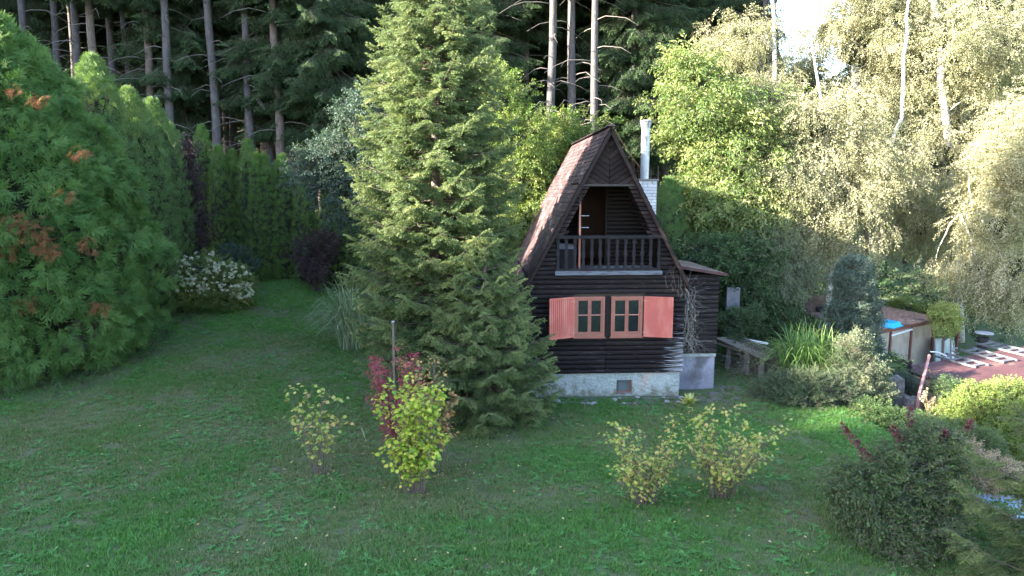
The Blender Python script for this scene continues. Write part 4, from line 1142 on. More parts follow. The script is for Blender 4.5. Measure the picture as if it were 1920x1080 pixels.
# behind and beside the cottage
px_tree('hazel_tree', 'rounded light green tree just behind the cottage roof, top in the sun', 'tree', 1040, 26.0, [(1085, 262, 26, 62, 52), (1030, 330, 26, 75, 70), (1000, 420, 26, 70, 70), (1060, 300, 27, 60, 60)], round_spray, 'walnut', 190, 16, seed=1, ssize=(.7, 1.2), core=.4, tvar=.18)
px_tree('walnut_tree', 'slender light green tree between the tall spruce and the cottage roof', 'tree', 950, 24.0, [(935, 190, 24, 45, 60), (960, 260, 24, 55, 60), (965, 350, 24, 60, 70), (985, 420, 23, 50, 50)], round_spray, 'walnut', 170, 14, seed=2, ssize=(.7, 1.1), core=.4)
px_tree('silverberry_tree', 'blue green leafy tree behind the left side of the tall spruce', 'tree', 745, 23.5, [(640, 290, 23.5, 62, 40), (610, 320, 23.5, 62, 40), (680, 240, 23.5, 40, 50), (650, 360, 23.5, 55, 50), (690, 200, 23, 22, 34)], round_spray, 'bluegreen', 170, 14, seed=3, ssize=(.55, .95), core=.45)
px_tree('cherry_tree', 'big leaved tree with sunlit upper branches beside the chimney', 'tree', 1330, 24.5, [(1320, 215, 24, 62, 70), (1370, 300, 24.3, 80, 80), (1340, 390, 24, 85, 70), (1290, 260, 24.5, 40, 40), (1400, 400, 24, 70, 70), (1300, 140, 24.6, 30, 30), (1410, 250, 25, 60, 70), (1320, 460, 23.6, 70, 40)], broad_spray, 'cherry', 250, 20, seed=4, ssize=(.75, 1.3), core=.3, limbs=40, cr=.7, flat=.35, shell=.35, tvar=.2)
px_tree('elder_shrub', 'dense green shrub spreading below the big leaved tree behind the lean-to', 'shrub', 1340, 22.5, [(1330, 490, 22, 60, 45), (1395, 500, 22.5, 60, 45), (1400, 560, 22, 45, 45), (1440, 590, 22, 50, 40)], round_spray, 'dkgreen', 150, 14, seed=5, ssize=(.7, 1.1), core=.7)
column_thuja('thuja_tree', 'single column thuja standing right behind the brick chimney', *(lambda p: (p[0], p[1]))(W(1257, 330, 23.0)), W(1257, 335, 23)[2] - gz(5.3, 23), .72, 40, None, 'thuja', 1.2)
px_tree('willow_tree', 'grey green small leaved tree in the shade beyond the lean-to', 'tree', 1440, 23.0, [(1430, 480, 22.6, 50, 45), (1440, 540, 22.4, 55, 50), (1490, 500, 23, 40, 35), (1410, 520, 22.6, 40, 40), (1440, 450, 23, 45, 35)], small_spray, 'greygreen', 190, 16, seed=6, hang=.35, ssize=(.8, 1.2), core=.6)

# birches on the sunny side
def birch(label, px0, Y, blobs, n, tr, seed, per=26):
    n = int(n * .66)
    return px_tree('birch_tree', label, 'birch', px0, Y, blobs, birch_spray, 'birchleaf', n, per, tr=tr, bark='birch', hang=.5, cr=.62, seed=seed, core=.3, limbs=26, ssize=(.6, 1.05), shell=.3)
birch('sunlit birch with a leaning forked white trunk crossing its foliage', 1560, 24.0,
      [(1470, 330, 24, 85, 80), (1530, 230, 24, 90, 80), (1580, 380, 24, 90, 70), (1480, 430, 24, 75, 50), (1640, 300, 24, 80, 80), (1560, 440, 24, 70, 40)], 330,
      [([(1545, 640, 24), (1560, 480, 24), (1608, 400, 24), (1655, 330, 24), (1688, 220, 24), (1700, 60, 24), (1705, -60, 24)], [.11, .10, .09, .08, .06, .05, .03]), ([(1608, 400, 24), (1552, 300, 24), (1540, 190, 24.3), (1520, 60, 24.5)], [.07, .06, .05, .03])], 11)
birch('birch with a thick white trunk and sparse crown against the bright sky', 1600, 28.0,
      [(1600, 90, 28, 90, 90), (1660, 30, 28, 90, 80), (1520, 150, 28, 60, 60), (1620, 190, 28, 90, 80), (1700, 130, 28, 70, 80), (1590, -60, 28, 110, 90), (1545, 60, 28, 38, 50)], 330,
      [([(1590, 640, 28), (1592, 300, 28), (1600, 200, 28), (1607, 60, 28), (1612, -80, 28), (1615, -250, 28)], [.17, .15, .14, .12, .09, .06])], 12)
birch('tall birch with long white side branches reaching over the sheds', 1780, 27.0,
      [(1760, 300, 27, 90, 90), (1830, 220, 27, 100, 90), (1800, 420, 26, 90, 60), (1720, 420, 26, 80, 60), (1760, 60, 27, 110, 90), (1880, 90, 27, 90, 90), (1700, 350, 26, 70, 60)], 400,
      [([(1800, 640, 27), (1790, 400, 27), (1770, 200, 27), (1750, 0, 27), (1740, -200, 27)], [.18, .16, .14, .12, .08]), ([(1790, 400, 27), (1700, 385, 25.5), (1600, 370, 25)], [.06, .045, .02]), ([(1780, 300, 27), (1830, 330, 26), (1905, 250, 26)], [.05, .04, .015])], 13)
birch('outermost birch with hanging sunlit twigs above the dark red roof', 1960, 23.0,
      [(1890, 330, 23, 80, 80), (1870, 420, 22.5, 60, 60), (1905, 500, 22, 60, 55), (1830, 500, 23, 75, 40), (1950, 250, 23, 90, 90), (1860, 540, 22.3, 40, 40), (1915, 560, 22, 30, 30)], 360,
      [([(1990, 720, 23.5), (1970, 480, 23.5), (1960, 250, 23.5), (1950, 0, 23.5)], [.16, .14, .12, .09]), ([(1965, 400, 23.5), (1900, 380, 23), (1800, 400, 23)], [.06, .04, .015])], 14)
birch('low sunlit birch bough filling the corner between the big leaved tree and the forked birch', 1430, 25.0,
      [(1430, 260, 25.5, 70, 80), (1420, 350, 25, 60, 60), (1440, 180, 26, 50, 50), (1500, 300, 25.5, 60, 70), (1390, 60, 27, 60, 34)], 230,
      [([(1500, 640, 25), (1470, 480, 25), (1462, 300, 25.5), (1452, 100, 26.5), (1449, -40, 27)], [.15, .14, .11, .08, .05])], 15)
# bare pair of stems seen against the sky
for i, px in enumerate((1433, 1449)):
    a = W(px, 80, 33); x, y = a[0], 33; z0 = gz(x, y)
    t = thing('bare_tree', ['thin dark bare stem against the bright gap of sky', 'thicker bare stem against the bright gap of sky, small twig tufts on it'][i], 'tree', (x, y, z0))
    g = G(); hs = np.linspace(0, 22, 12); g.tube(np.stack([.08 * np.sin(hs * .4), 0 * hs, hs], 1), np.linspace(.22 if i else .16, .08, 12), 8)
    for k in range(26):
        h = rng.uniform(6, 21); an = rng.uniform(0, 2 * pi); L = rng.uniform(.6, 1.8)
        g.tube([(0, 0, h), (cos(an) * L * .5, sin(an) * L * .5, h + .1), (cos(an) * L, sin(an) * L, h - .15)], [.03, .015, .005], 4)
    g.build('trunk', [M['bark_pale']], t, True)
    n = 160; P = np.stack([rng.normal(0, .6, n), rng.normal(0, .6, n), rng.uniform(11, 20, n)], 1)
    foliage('crown', small_spray, P, sph(n), None, None, 1.3, None, [M['dkgreen'], M['twig']], t)

# ---- background spruce forest: a few built, the rest copied
far_spray = spruce_spray(L=.85, n=16, nl=.075, nw=.022, side=5, droop=.5)
def fprof(lo, top, R):
    return lambda h: float(np.interp(h, [lo, lo + 2.5, top * .55, top * .8, top], [R * .55, R, R * .8, R * .45, .1]))
FG = 'tall spruces of the forest behind the garden'
FB = 'deeper forest spruces behind the first row'
protos = []
for k, (lo, H, R, bark) in enumerate(((9.5, 25, 2.7, 'bark_pale'), (12.5, 26, 2.3, 'bark'), (6.8, 23, 2.6, 'bark'), (15, 27, 2.3, 'bark_pale'))):
    protos.append((lo, H, R, bark))
front = [  # px of trunk, Y, kind, label
    (405, 31.5, 3, 'pale grey spruce trunk with hanging boughs behind the tallest hedge thuja'),
    (345, 33.5, 2, 'spruce with a low skirt of green boughs behind the end of the thuja row'),
    (437, 36.0, 3, 'brown spruce trunk close beside the pale grey one'),
    (250, 37.0, 3, 'slim dark spruce trunk in the gap above the pointed thujas'),
    (120, 34.5, 3, 'spruce with dark boughs above the huge loose thuja'),
    (30, 36.0, 0, 'spruce at the very edge of the forest above the huge loose thuja'),
    (505, 34.0, 3, 'straight spruce trunk rising behind the tips of the hedge'),
    (545, 32.5, 2, 'spruce with heavy hanging boughs over the middle of the hedge'),
    (620, 31.5, 2, 'spruce whose drooping boughs catch a little sun left of the tall spruce'),
    (700, 34.0, 0, 'spruce half hidden behind the tall garden spruce'),
    (905, 32.5, 2, 'spruce with sunlit hanging bough tips between the tall spruce and the bare trunks'),
    (1033, 31.0, 3, 'first of three bare trunks above the cottage roof, the brownest'),
    (1071, 31.5, 3, 'middle one of three bare trunks above the cottage roof, pale and straight'),
    (1112, 30.5, 3, 'third bare trunk above the cottage roof, with long dead side branches'),
    (1185, 33.5, 2, 'dark spruce with wide drooping boughs behind the flue pipe'),
    (1250, 36.0, 1, 'dark forest spruce between the flue pipe and the big leaved tree'),
    (1310, 37.0, 2, 'dark forest spruce above the big leaved tree'),
    (985, 35.0, 1, 'shaded spruce trunk deep behind the light green tree'),
]
for px_, Y_, k_, l_ in ((62, 33.5, 3, 'slim shaded spruce trunk above the brown patch of the huge thuja'), (158, 32.5, 3, 'slim spruce trunk over the tip of the pointed thuja'), (188, 31.5, 1, 'brown bare spruce trunk between the pointed thuja and the dark gap'),
        (222, 34.0, 3, 'thin far spruce trunk in the dark gap'), (288, 32.0, 1, 'thin brown spruce trunk right of the dark gap'), (322, 31.2, 3, 'slim spruce trunk above the last thuja of the receding row'), (470, 31.5, 3, 'thin pale spruce trunk over the tallest hedge thuja'),
        (523, 30.8, 1, 'brown spruce trunk over the bronze tinged hedge thuja'), (575, 32.5, 3, 'slim spruce trunk above the short hedge thuja'), (655, 38.0, 1, 'brown spruce trunk just left of the tall garden spruce top'), (1150, 37.0, 3, 'slim shaded trunk between the three bare trunks and the flue pipe')):
    front.append((px_, Y_, k_, l_))
built = {}
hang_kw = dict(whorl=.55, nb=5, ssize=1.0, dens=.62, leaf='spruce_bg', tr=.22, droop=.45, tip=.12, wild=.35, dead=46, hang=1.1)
for i, (px, Y, k, labl) in enumerate(front):
    x = W(px, 250, Y)[0]
    lo, H, R, bark = protos[k]
    if k not in built:
        t = spruce('forest_spruce', labl, x, Y, H, fprof(lo, H, R), lo, seed=50 + k, bark=bark, spray=far_spray, group=FG, **hang_kw)
        built[k] = t
    else:
        dup(built[k], (x, Y, gz(x, Y) - .05), random.uniform(0, 6.28), random.uniform(.92, 1.06), labl, FG)
r2 = random.Random(5)
spots = []
for row, Y0 in enumerate((40, 44.5, 49, 54, 60, 67)):
    n = 15 + row * 2
    for i in range(n):
        px = -140 + (1500) * (i + r2.uniform(-.32, .32)) / (n - 1)
        spots.append((px, Y0 + r2.uniform(-1.8, 1.8)))
for i, (px, Y) in enumerate(spots):
    k = r2.choice((0, 1, 3, 1, 3, 2)); x = W(px, 250, Y)[0]
    if 1415 < px < 1580: continue
    dup(built[k], (x, Y, gz(x, Y) - .05), r2.uniform(0, 6.28), r2.uniform(.85, 1.15), 'shaded spruce trunk standing deeper in the forest behind the first row', FB)
# behind the birches
for i, (px, Y, sc) in enumerate(((1640, 40, .9), (1720, 38, .95), (1800, 41, 1.0), (1880, 38, .9), (1960, 40, 1.0), (1680, 45, 1.0), (1850, 46, 1.1), (1390, 41, .95), (1360, 44, 1.0))):
    k = (2, 0, 2, 2, 0, 2, 2, 2, 1)[i]; x = W(px, 250, Y)[0]
    dup(built[k], (x, Y, gz(x, Y) - .05), r2.uniform(0, 6.28), sc, 'dark spruce showing through the foliage behind the sunlit birches', 'spruces behind the birches')
# dense wood closing the view far back: one mass nobody could count
def far_wood():
    n = 5200; a = rng.uniform(-70, 62, n); y = 78 + rng.random(n) * 9
    top = 20 + 9 * vnoise(a, y, .22, 4) + 6 * vnoise(a, y, .9, 5); z = rng.random(n) ** .8 * top + 4
    gap = (a / y * 1280 + 960 > 1400) & (a / y * 1280 + 960 < 1600)
    z = np.where(gap, z * .55, z)
    P = np.stack([a, y, ground(a, y) * .2 + z], 1)
    st = core_blob([(q, 86, 9) for q in range(-70, 66, 7)], [(6, 3, 19 if not 1390 < q / 86 * 1280 + 960 < 1620 else 10) for q in range(-70, 66, 7)])
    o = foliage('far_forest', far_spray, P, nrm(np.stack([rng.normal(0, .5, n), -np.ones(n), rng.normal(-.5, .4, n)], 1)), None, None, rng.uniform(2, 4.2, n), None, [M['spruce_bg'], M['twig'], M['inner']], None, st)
    o['label'] = 'dark wood closing the view behind the forest edge'
far_wood()
# undergrowth at the forest edge
def undergrowth():
    n = 2600; px = rng.uniform(-40, 1990, n); Y = rng.uniform(28.3, 36, n); x = (px - 960) / 1280 * Y; z = ground(x, Y) + rng.random(n) ** 2 * np.where(px > 1250, 2.6, .9)
    o = foliage('undergrowth', round_spray, np.stack([x, Y, z], 1), nrm(rng.normal(size=(n, 3)) + np.array([0, -.4, .9])), None, None, rng.uniform(.9, 2.0, n), None, [M['dkgreen'], M['twig']])
    o['label'] = 'dark undergrowth along the forest edge'
undergrowth()

# the row of spruces behind the viewer and to the west that keeps the garden in shade
def west_wood():
    P, D, S = [], [], []; cores = []; cr = []
    for row in range(3):
        for i in range(44):
            y = -32 + i * 1.45 + rng.normal(0, .3); x = -45 - row * 2.4 + rng.normal(0, .5); z0 = gz(x, y)
            H = WTOP - z0 + rng.normal(0, .5) + 10 * float(sst(15.5, 19, y)) + 3.2 * float(sst(-15, -13.5, y) * (1 - sst(-4.2, -3, y))) - row * .9
            cores.append((x, y, z0 + H * .46)); cr.append((2.2, 2.2, H * .49))
            m = 150; f = rng.random(m) ** .75; a = rng.uniform(0, 2 * pi, m); r = 2.5 * (1 - f) ** .8 + .2
            P.append(np.stack([x + r * np.cos(a), y + r * np.sin(a), z0 + 1 + f * (H - .6)], 1)); D.append(np.stack([np.cos(a), np.sin(a), np.full(m, -.4)], 1)); S.append(rng.uniform(1.3, 2.1, m) * (1 - .5 * f))
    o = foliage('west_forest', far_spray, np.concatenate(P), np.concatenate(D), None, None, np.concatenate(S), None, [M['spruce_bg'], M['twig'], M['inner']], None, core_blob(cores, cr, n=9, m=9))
    o['label'] = 'tall dark spruce wood along the west side of the garden'
WTOP = 20.3
west_wood()

# ------------------------------------------------------------------ sheds and garden things
M['redroof'] = surf('dark_red_corrugated_sheet', [(.3, (.050, .023, .026)), (.6, (.085, .037, .038)), (.8, (.14, .068, .064))], (1, 1, 1), 1.6, rough=.6, bump=.2, bscale=30, spec=.4, extra=overlay(1.4, (1, 1, 1), .58, .72, (.12, .085, .07)))
M['litter'] = surf('roof_under_leaf_litter', [(.3, (.10, .065, .06)), (.5, (.22, .14, .12)), (.7, (.34, .25, .19))], (1, 1, 1), 9, rough=.9, bump=.9, bscale=25, dist=.04, extra=overlay(1.2, (1, 1, 1), .55, .7, (.08, .075, .07)))
M['redwood'] = surf('red_brown_post', [(.3, (.12, .045, .04)), (.7, (.22, .09, .075))], (6, 6, 1), 5, rough=.7, bump=.3)
M['plastic'], nt, N_, L_, out_ = newmat('translucent_plastic')
pg = N_.new('ShaderNodeBsdfPrincipled'); tn = N_.new('ShaderNodeTexNoise'); tn.inputs['Scale'].default_value = 2.2; tn.inputs['Detail'].default_value = 5
tc_ = N_.new('ShaderNodeTexCoord'); L_.new(tc_.outputs['Object'], tn.inputs['Vector']); rp = ramp(N_, [(.3, (.38, .30, .25)), (.7, (.62, .54, .46))]); L_.new(tn.outputs[0], rp.inputs[0]); L_.new(rp.outputs[0], pg.inputs['Base Color'])
pg.inputs['Roughness'].default_value = .3
tr_ = N_.new('ShaderNodeBsdfTranslucent'); L_.new(rp.outputs[0], tr_.inputs[0]); mx_ = N_.new('ShaderNodeMixShader'); mx_.inputs[0].default_value = .35
L_.new(pg.outputs[0], mx_.inputs[1]); L_.new(tr_.outputs[0], mx_.inputs[2]); L_.new(mx_.outputs[0], out_.inputs[0])
M['blue'] = surf('bright_blue_plastic', [(.3, (.01, .32, .62)), (.7, (.02, .42, .75))], nscale=3, rough=.35, bump=.1)
M['alu'] = surf('aluminium', [(.3, (.13, .14, .16)), (.7, (.21, .22, .25))], nscale=6, rough=.4, bump=0, metallic=.4)
M['oldwood'] = surf('weathered_grey_wood', [(.3, (.06, .05, .048)), (.5, (.13, .115, .11)), (.75, (.24, .22, .215))], (5, 5, 1.2), 4, rough=.9, bump=.8, bscale=9, dist=.02)
M['plank'] = surf('weathered_plank', [(.3, (.045, .036, .026)), (.5, (.09, .072, .055)), (.75, (.19, .165, .14))], (2, 9, 9), 3, rough=.9, bump=.5, tone=.5)
M['stone'] = surf('rough_stone', [(.3, (.16, .15, .15)), (.7, (.33, .32, .33))], nscale=6, rough=.95, bump=.8)
M['stucco'] = surf('sandy_wall_render', [(.3, (.24, .17, .12)), (.7, (.38, .29, .22))], nscale=3, rough=.95, bump=.6, extra=overlay(1.3, (1, 1, 1), .55, .7, (.15, .12, .10)))
M['white'] = surf('white_paint', [(.3, (.62, .62, .66)), (.7, (.75, .75, .78))], nscale=5, rough=.6, bump=.1)
M['black'] = surf('black_paint', [(.3, (.012, .012, .014)), (.7, (.03, .03, .034))], nscale=5, rough=.6, bump=.1)
M['concrete'] = surf('grey_concrete', [(.3, (.22, .22, .25)), (.7, (.34, .34, .37))], nscale=4, rough=.9, bump=.4)
M['slab'] = surf('stained_slab', [(.3, (.09, .09, .105)), (.7, (.17, .165, .19))], nscale=4, rough=.9, bump=.4)
M['sheet'] = surf('pale_blue_sheet', [(.3, (.20, .30, .46)), (.7, (.33, .43, .60))], nscale=.9, rough=.4, bump=.4, bscale=3, extra=overlay(3, (1, 1, 1), .62, .75, (.16, .18, .2)))
M['straw'] = leafmat('dry_stalk', [(.26, .20, .12), (.40, .33, .21), (.5, .43, .3)], .3, .7, .2, (1.2, 1.1, .9))

def frame2(o, a, up=(0, 0, 1)):
    a = nrm(np.array(a, float)); up = np.array(up, float); b = nrm(np.cross(up, a)); return a, b, np.cross(a, b)
def corrugated(name, O, A, B, la, lb, pitch, amp, mat, parent, th=.012):
    """sheet from O along A (across the waves) and B (down the waves)"""
    A = nrm(np.array(A, float)); B = np.array(B, float); B = nrm(B - A * np.dot(A, B)); N_ = np.cross(A, B)
    if N_[2] < 0: N_ = -N_
    k = int(la / pitch * 8) + 1; s = np.linspace(0, la, k); w = amp * np.cos(s / pitch * 2 * pi)
    rows = np.linspace(0, lb, 6); v = []
    for r in rows: v.append(np.array(O) + A * s[:, None] + B * r + N_ * w[:, None])
    v = np.concatenate(v); f = []
    i = np.arange(5)[:, None] * k; j = np.arange(k - 1)[None]
    f = np.stack([i + j, i + j + 1, i + k + j + 1, i + k + j], 2).reshape(-1, 4)
    g = G(); g.add(v, [f]); g.add(v - N_ * th, [f[:, ::-1]])
    e = np.stack([np.arange(k - 1), np.arange(k - 1) + k * 6, np.arange(1, k) + k * 6, np.arange(1, k)], 1)
    g2 = G(); vv = np.concatenate([v, v - N_ * th]); e2 = e + 0; e2 = np.stack([np.arange(k - 1), np.arange(1, k), np.arange(1, k) + 6 * k, np.arange(k - 1) + 6 * k], 1)
    g2.add(vv, [np.concatenate([f, f[:, ::-1] + 6 * k, e2, e2 + 5 * k])])
    return g2.build(name, mat, parent)

M['lilacleaf'] = leafmat('sunlit_look_lilac_leaf', [(.14, .20, .06), (.26, .31, .10), (.36, .38, .15)], .35, .6, .2)  # sunlight put into the leaf colour; the bush itself stands in shade
# greenhouse shed -----------------------------------------------------------
P1 = W(1634, 622, 21.0); P2 = W(1755, 597, 23.1); zr = (P1[2] + P2[2]) / 2
AX = nrm(np.array([P2[0] - P1[0], P2[1] - P1[1], 0])); DX = np.array([-AX[1], AX[0], 0]); LEN = np.linalg.norm((P2 - P1)[:2])
F0 = np.array([P1[0], P1[1], zr - .03])
gs = thing('greenhouse_shed', 'low shed with leaf covered corrugated roof and plastic panel front', 'shed')
corrugated('roof', F0 - AX * .15 - DX * .12 + np.array([0, 0, .06]), AX, DX + np.array([0, 0, .06]), LEN + .3, 4.4, .12, .022, M['litter'], gs)
g = G(); g.beam(F0 - AX * .1 + np.array([0, 0, -.05]), F0 + AX * (LEN + .1) + np.array([0, 0, -.05]), .035, .12); g.build('fascia', M['redwood'], gs)
zb = -2.3
for q in (0.02, .30, .62, .985):
    p = F0 + AX * LEN * q + DX * .03; g = G(); g.beam((p[0], p[1], zb), (p[0], p[1], zr - .12), .07, .07, DX); g.build('post', M['redwood'], gs)
for a, b in ((.035, .285), (.315, .605), (.635, .97)):
    p = F0 + AX * LEN * a + DX * .04; q = F0 + AX * LEN * b + DX * .04
    g = G(); v = [(p[0], p[1], zb), (q[0], q[1], zb), (q[0], q[1], zr - .13), (p[0], p[1], zr - .13)]; v += [(x + DX[0] * .02, y + DX[1] * .02, z) for x, y, z in v]
    g.add(v, [(0, 1, 2, 3), (7, 6, 5, 4), (0, 4, 5, 1), (1, 5, 6, 2), (2, 6, 7, 3), (3, 7, 4, 0)]); g.build('panel', M['plastic'], gs)
for q in (.0, 1.0):
    p = F0 + AX * LEN * q + DX * .1; g = G(); g.beam((p[0], p[1], (zb + zr) / 2 - .1), (p[0] + DX[0] * 4.1, p[1] + DX[1] * 4.1, (zb + zr) / 2 - .1), .05, zr - zb - .15); g.build('side_wall', M['plank'], gs)
p = F0 + AX * LEN * .30 - DX * .02
g = G(); g.beam(F0 + AX * LEN * .30 + np.array([0, 0, -.24]), F0 + AX * LEN * .62 + np.array([0, 0, -.17]), .03, .05); g.build('rail', M['white'], gs)
# blue hatch on that roof
hc = W(1666, 604, 21.6)
t = thing('blue_tub', 'bright blue plastic tub lying upside down on the shed roof', 'tub', (hc[0], hc[1], zr + .06), math.atan2(AX[1], AX[0]) + .1)
g = G(); bx = .33; by = .28
v = [(-bx, -by, 0), (bx, -by, 0), (bx, by, .03), (-bx, by, .03), (-bx * .82, -by * .8, .13), (bx * .82, -by * .8, .13), (bx * .82, by * .8, .15), (-bx * .82, by * .8, .15)]
g.add(v, [(0, 3, 2, 1), (4, 5, 6, 7), (0, 1, 5, 4), (1, 2, 6, 5), (2, 3, 7, 6), (3, 0, 4, 7)]); g.build('shell', M['blue'], t)
g = G(); g.box((-bx * 1.08, -by * 1.1, -.012), (bx * 1.08, by * 1.1, .012)); g.build('rim', M['blue'], t)
# crumpled white bag beside the tub
p = W(1645, 611, 21.2); t = tag((lambda g: (g.stamp(*([(x, y, z) for x, y, z in sph(26) * .12], [(i, (i * 7 + 3) % 26, (i * 11 + 5) % 26) for i in range(26)] ), [p], np.eye(3)[None], 1.0), g)[1])(G()).build('plastic_bag', M['white']), 'crumpled white bag lying beside the blue tub', 'bag')

# dark red roof shed ------------------------------------------------------------
A0 = W(1690, 690, 19.0); A0[2] = .12
E = nrm(np.array([.16, -.985, 0])); S_ = nrm(np.array([.985, .16, .115]))
rs = thing('red_roof_shed', 'low shed with dark red corrugated roof and sandy wall', 'shed')
corrugated('roof', A0 - E * .0, E, S_, 5.6, 8.0, .15, .024, M['redroof'], rs)
w0 = A0 + E * .15 + nrm(np.array([S_[0], S_[1], 0])) * .12; w1 = A0 + E * 5.4 + nrm(np.array([S_[0], S_[1], 0])) * .12
g = G(); g.beam((w0[0], w0[1], -1.1), (w1[0], w1[1], -1.1), .2, 2.25); g.build('wall', M['stucco'], rs)
w2 = w0 + nrm(np.array([S_[0], S_[1], 0])) * 7.8
g = G(); g.beam((w0[0] + .12, w0[1] - .1, -.85), (w2[0], w2[1] - .1, -.85), .18, 1.9); g.build('back_wall', M['stucco'], rs)
def on_roof(a, b, h=.05): return A0 + E * a + S_ * b + np.cross(E, S_) * (h if np.cross(E, S_)[2] > 0 else -h)
# mossy litter at the eaves
n = 260; P = np.array([on_roof(q, abs(rng.normal(0, .22)), .02 + .05 * rng.random()) for q in rng.uniform(0, 5.4, n)])
foliage('eaves_litter', round_spray, P, nrm(rng.normal(size=(n, 3)) + np.array([0, 0, .2])), None, None, rng.uniform(.15, .34, n), rng.random(n), [leafmat('litter_leaf', [(.05, .045, .03), (.10, .085, .05), (.12, .13, .06), (.22, .18, .12)], .2), M['twig']], rs)
# ladders lying on it
def ladder(labl, pa, pb, n, w=.42):
    """aluminium ladder from roof coordinates pa to pb"""
    a = on_roof(*pa, .055); b = on_roof(*pb, .055); d = nrm(b - a); up = np.cross(E, S_); up = up if up[2] > 0 else -up
    sd = nrm(np.cross(up, d)); t = thing('ladder', labl, 'ladder', tuple(a), 0, 'aluminium ladders lying on the red roof'); L = np.linalg.norm(b - a)
    for s in (-1, 1):
        g = G(); g.beam(sd * w / 2 * s, d * L + sd * w / 2 * s, .03, .055, up); g.build('rail', M['alu'], t)
    for i in range(n):
        q = L * (i + .6) / n; g = G(); g.beam(d * q - sd * (w / 2 - .017), d * q + sd * (w / 2 - .017), .11, .02, up); g.build('tread', M['alu'], t)
    return t
def rp(px, py):
    """roof coordinates (along eave, up slope) under a photo pixel"""
    o = np.array([0, 0, CAMZ]); d = W(px, py, 20) - o; n = np.cross(E, S_); tt = np.dot(A0 - o, n) / np.dot(d, n); q = o + d * tt - A0
    return (float(np.dot(q, E)), float(np.dot(q, S_)))
ladder('aluminium ladder on the dark red roof, lowest, with one curved white end', rp(1762, 668), rp(1842, 690), 4, .42)
ladder('middle aluminium ladder on the dark red roof with the longest bare rails', rp(1812, 657), rp(1895, 681), 5, .42)
ladder('aluminium ladder highest up the dark red roof, near the black stack', rp(1842, 645), rp(1935, 668), 6, .42)
g = G(); pts = [on_roof(*rp(x, y), .06) for x, y in ((1744, 663), (1758, 664), (1768, 668), (1775, 672))]; g.tube(pts, .02, 6)
tag(g.build('bent_pipe', M['white']), 'bent white pipe lying across the left corner of the red roof', 'pipe')
g = G(); pts = [on_roof(*rp(x, y), .07) for x, y in ((1796, 657), (1784, 658), (1783, 661), (1790, 664), (1797, 667))]; g.tube(pts, .02, 6)
tag(g.build('pipe_hook', M['alu']), 'small hooked metal pipe lying beside the lowest ladder', 'pipe')
# black stack behind
p = W(1843, 650, 21.4); t = thing('vent_stack', 'short black vent stack with flat lid behind the red roof', 'vent', (p[0], p[1], p[2] - .5))
g = G(); g.lathe([(.17, 0), (.17, .72), (.2, .73), (.2, .78), (.16, .8)], (0, 0, 0), 14); g.build('pipe', M['black'], t)
for i in range(4):
    g = G(); a = i * pi / 2 + .4; g.beam((.15 * cos(a), .15 * sin(a), .79), (.15 * cos(a), .15 * sin(a), .93), .02, .02); g.build('bracket', M['black'], t)
g = G(); g.lathe([(.0, .93), (.26, .93), (.26, .965), (.0, .985)], (0, 0, 0), 16); g.build('lid', M['concrete'], t)
# bird feeder on a pole
p = W(1801, 600, 23.5); zg = gz(p[0], p[1]); t = thing('bird_feeder', 'weathered bird feeder with little pitched roof on a leaning pole', 'bird feeder', (p[0], p[1], p[2]), rad(25))
g = G(); g.beam((-.25, 0, zg - p[2]), (0, 0, -.17), .05, .05); g.build('pole', M['redwood'], t)
g = G(); g.box((-.2, -.15, -.17), (.2, .15, -.13)); g.build('tray', M['oldwood'], t)
for sx in (-.15, .15):
    for sy in (-.12, .12): g = G(); g.box((sx - .015, sy - .015, -.129), (sx + .015, sy + .015, .05)); g.build('post', M['oldwood'], t)
for s in (-1, 1): g = G(); g.beam((0, .11 * s, .09), (0, .112 * s, .091), .001, .001); g = G(); v = [(-.24, 0, .15), (.24, 0, .15), (.24, s * .21, .035), (-.24, s * .21, .035)]; v += [(x, y, z - .02) for x, y, z in v]; ff = [(0, 3, 2, 1), (4, 5, 6, 7), (0, 1, 5, 4), (1, 2, 6, 5), (2, 3, 7, 6), (3, 0, 4, 7)]; g.add(v, ff); g.build('roof', M['oldwood'], t)
# glass sheets leaning beside the greenhouse
for i, (px, ww, tl) in enumerate(((1770, .34, .12), (1784, .30, .20), (1776, .42, .05))):
    p = W(px, 668, 22.6 + .15 * i); t = thing('old_window', ['old window leaning beside the greenhouse shed, in front', 'narrow old window leaning behind the front one', 'wide old window leaning against the shrub, rearmost'][i], 'window', (p[0], p[1], p[2] - .35), rad(15 + 12 * i))
    H_ = .95
    for (a, b) in (((-ww, 0), (-ww, H_)), ((ww, 0), (ww, H_)), ((-ww, 0), (ww, 0)), ((-ww, H_), (ww, H_))):
        g = G(); g.beam((a[0], a[1] * tl, a[1]), (b[0], b[1] * tl, b[1]), .045, .04, (0, -1, 0)); g.build('frame', M['alu'], t)
    g = G(); g.add([(-ww + .02, .0, .02), (ww - .02, .0, .02), (ww - .02, (H_ - .02) * tl, H_ - .02), (-ww + .02, (H_ - .02) * tl, H_ - .02)], [(0, 1, 2, 3)]); g.build('pane', surf('pale_dusty_pane', [(.3, (.25, .33, .38)), (.7, (.5, .58, .62))], nscale=3, rough=.2, bump=0), t)
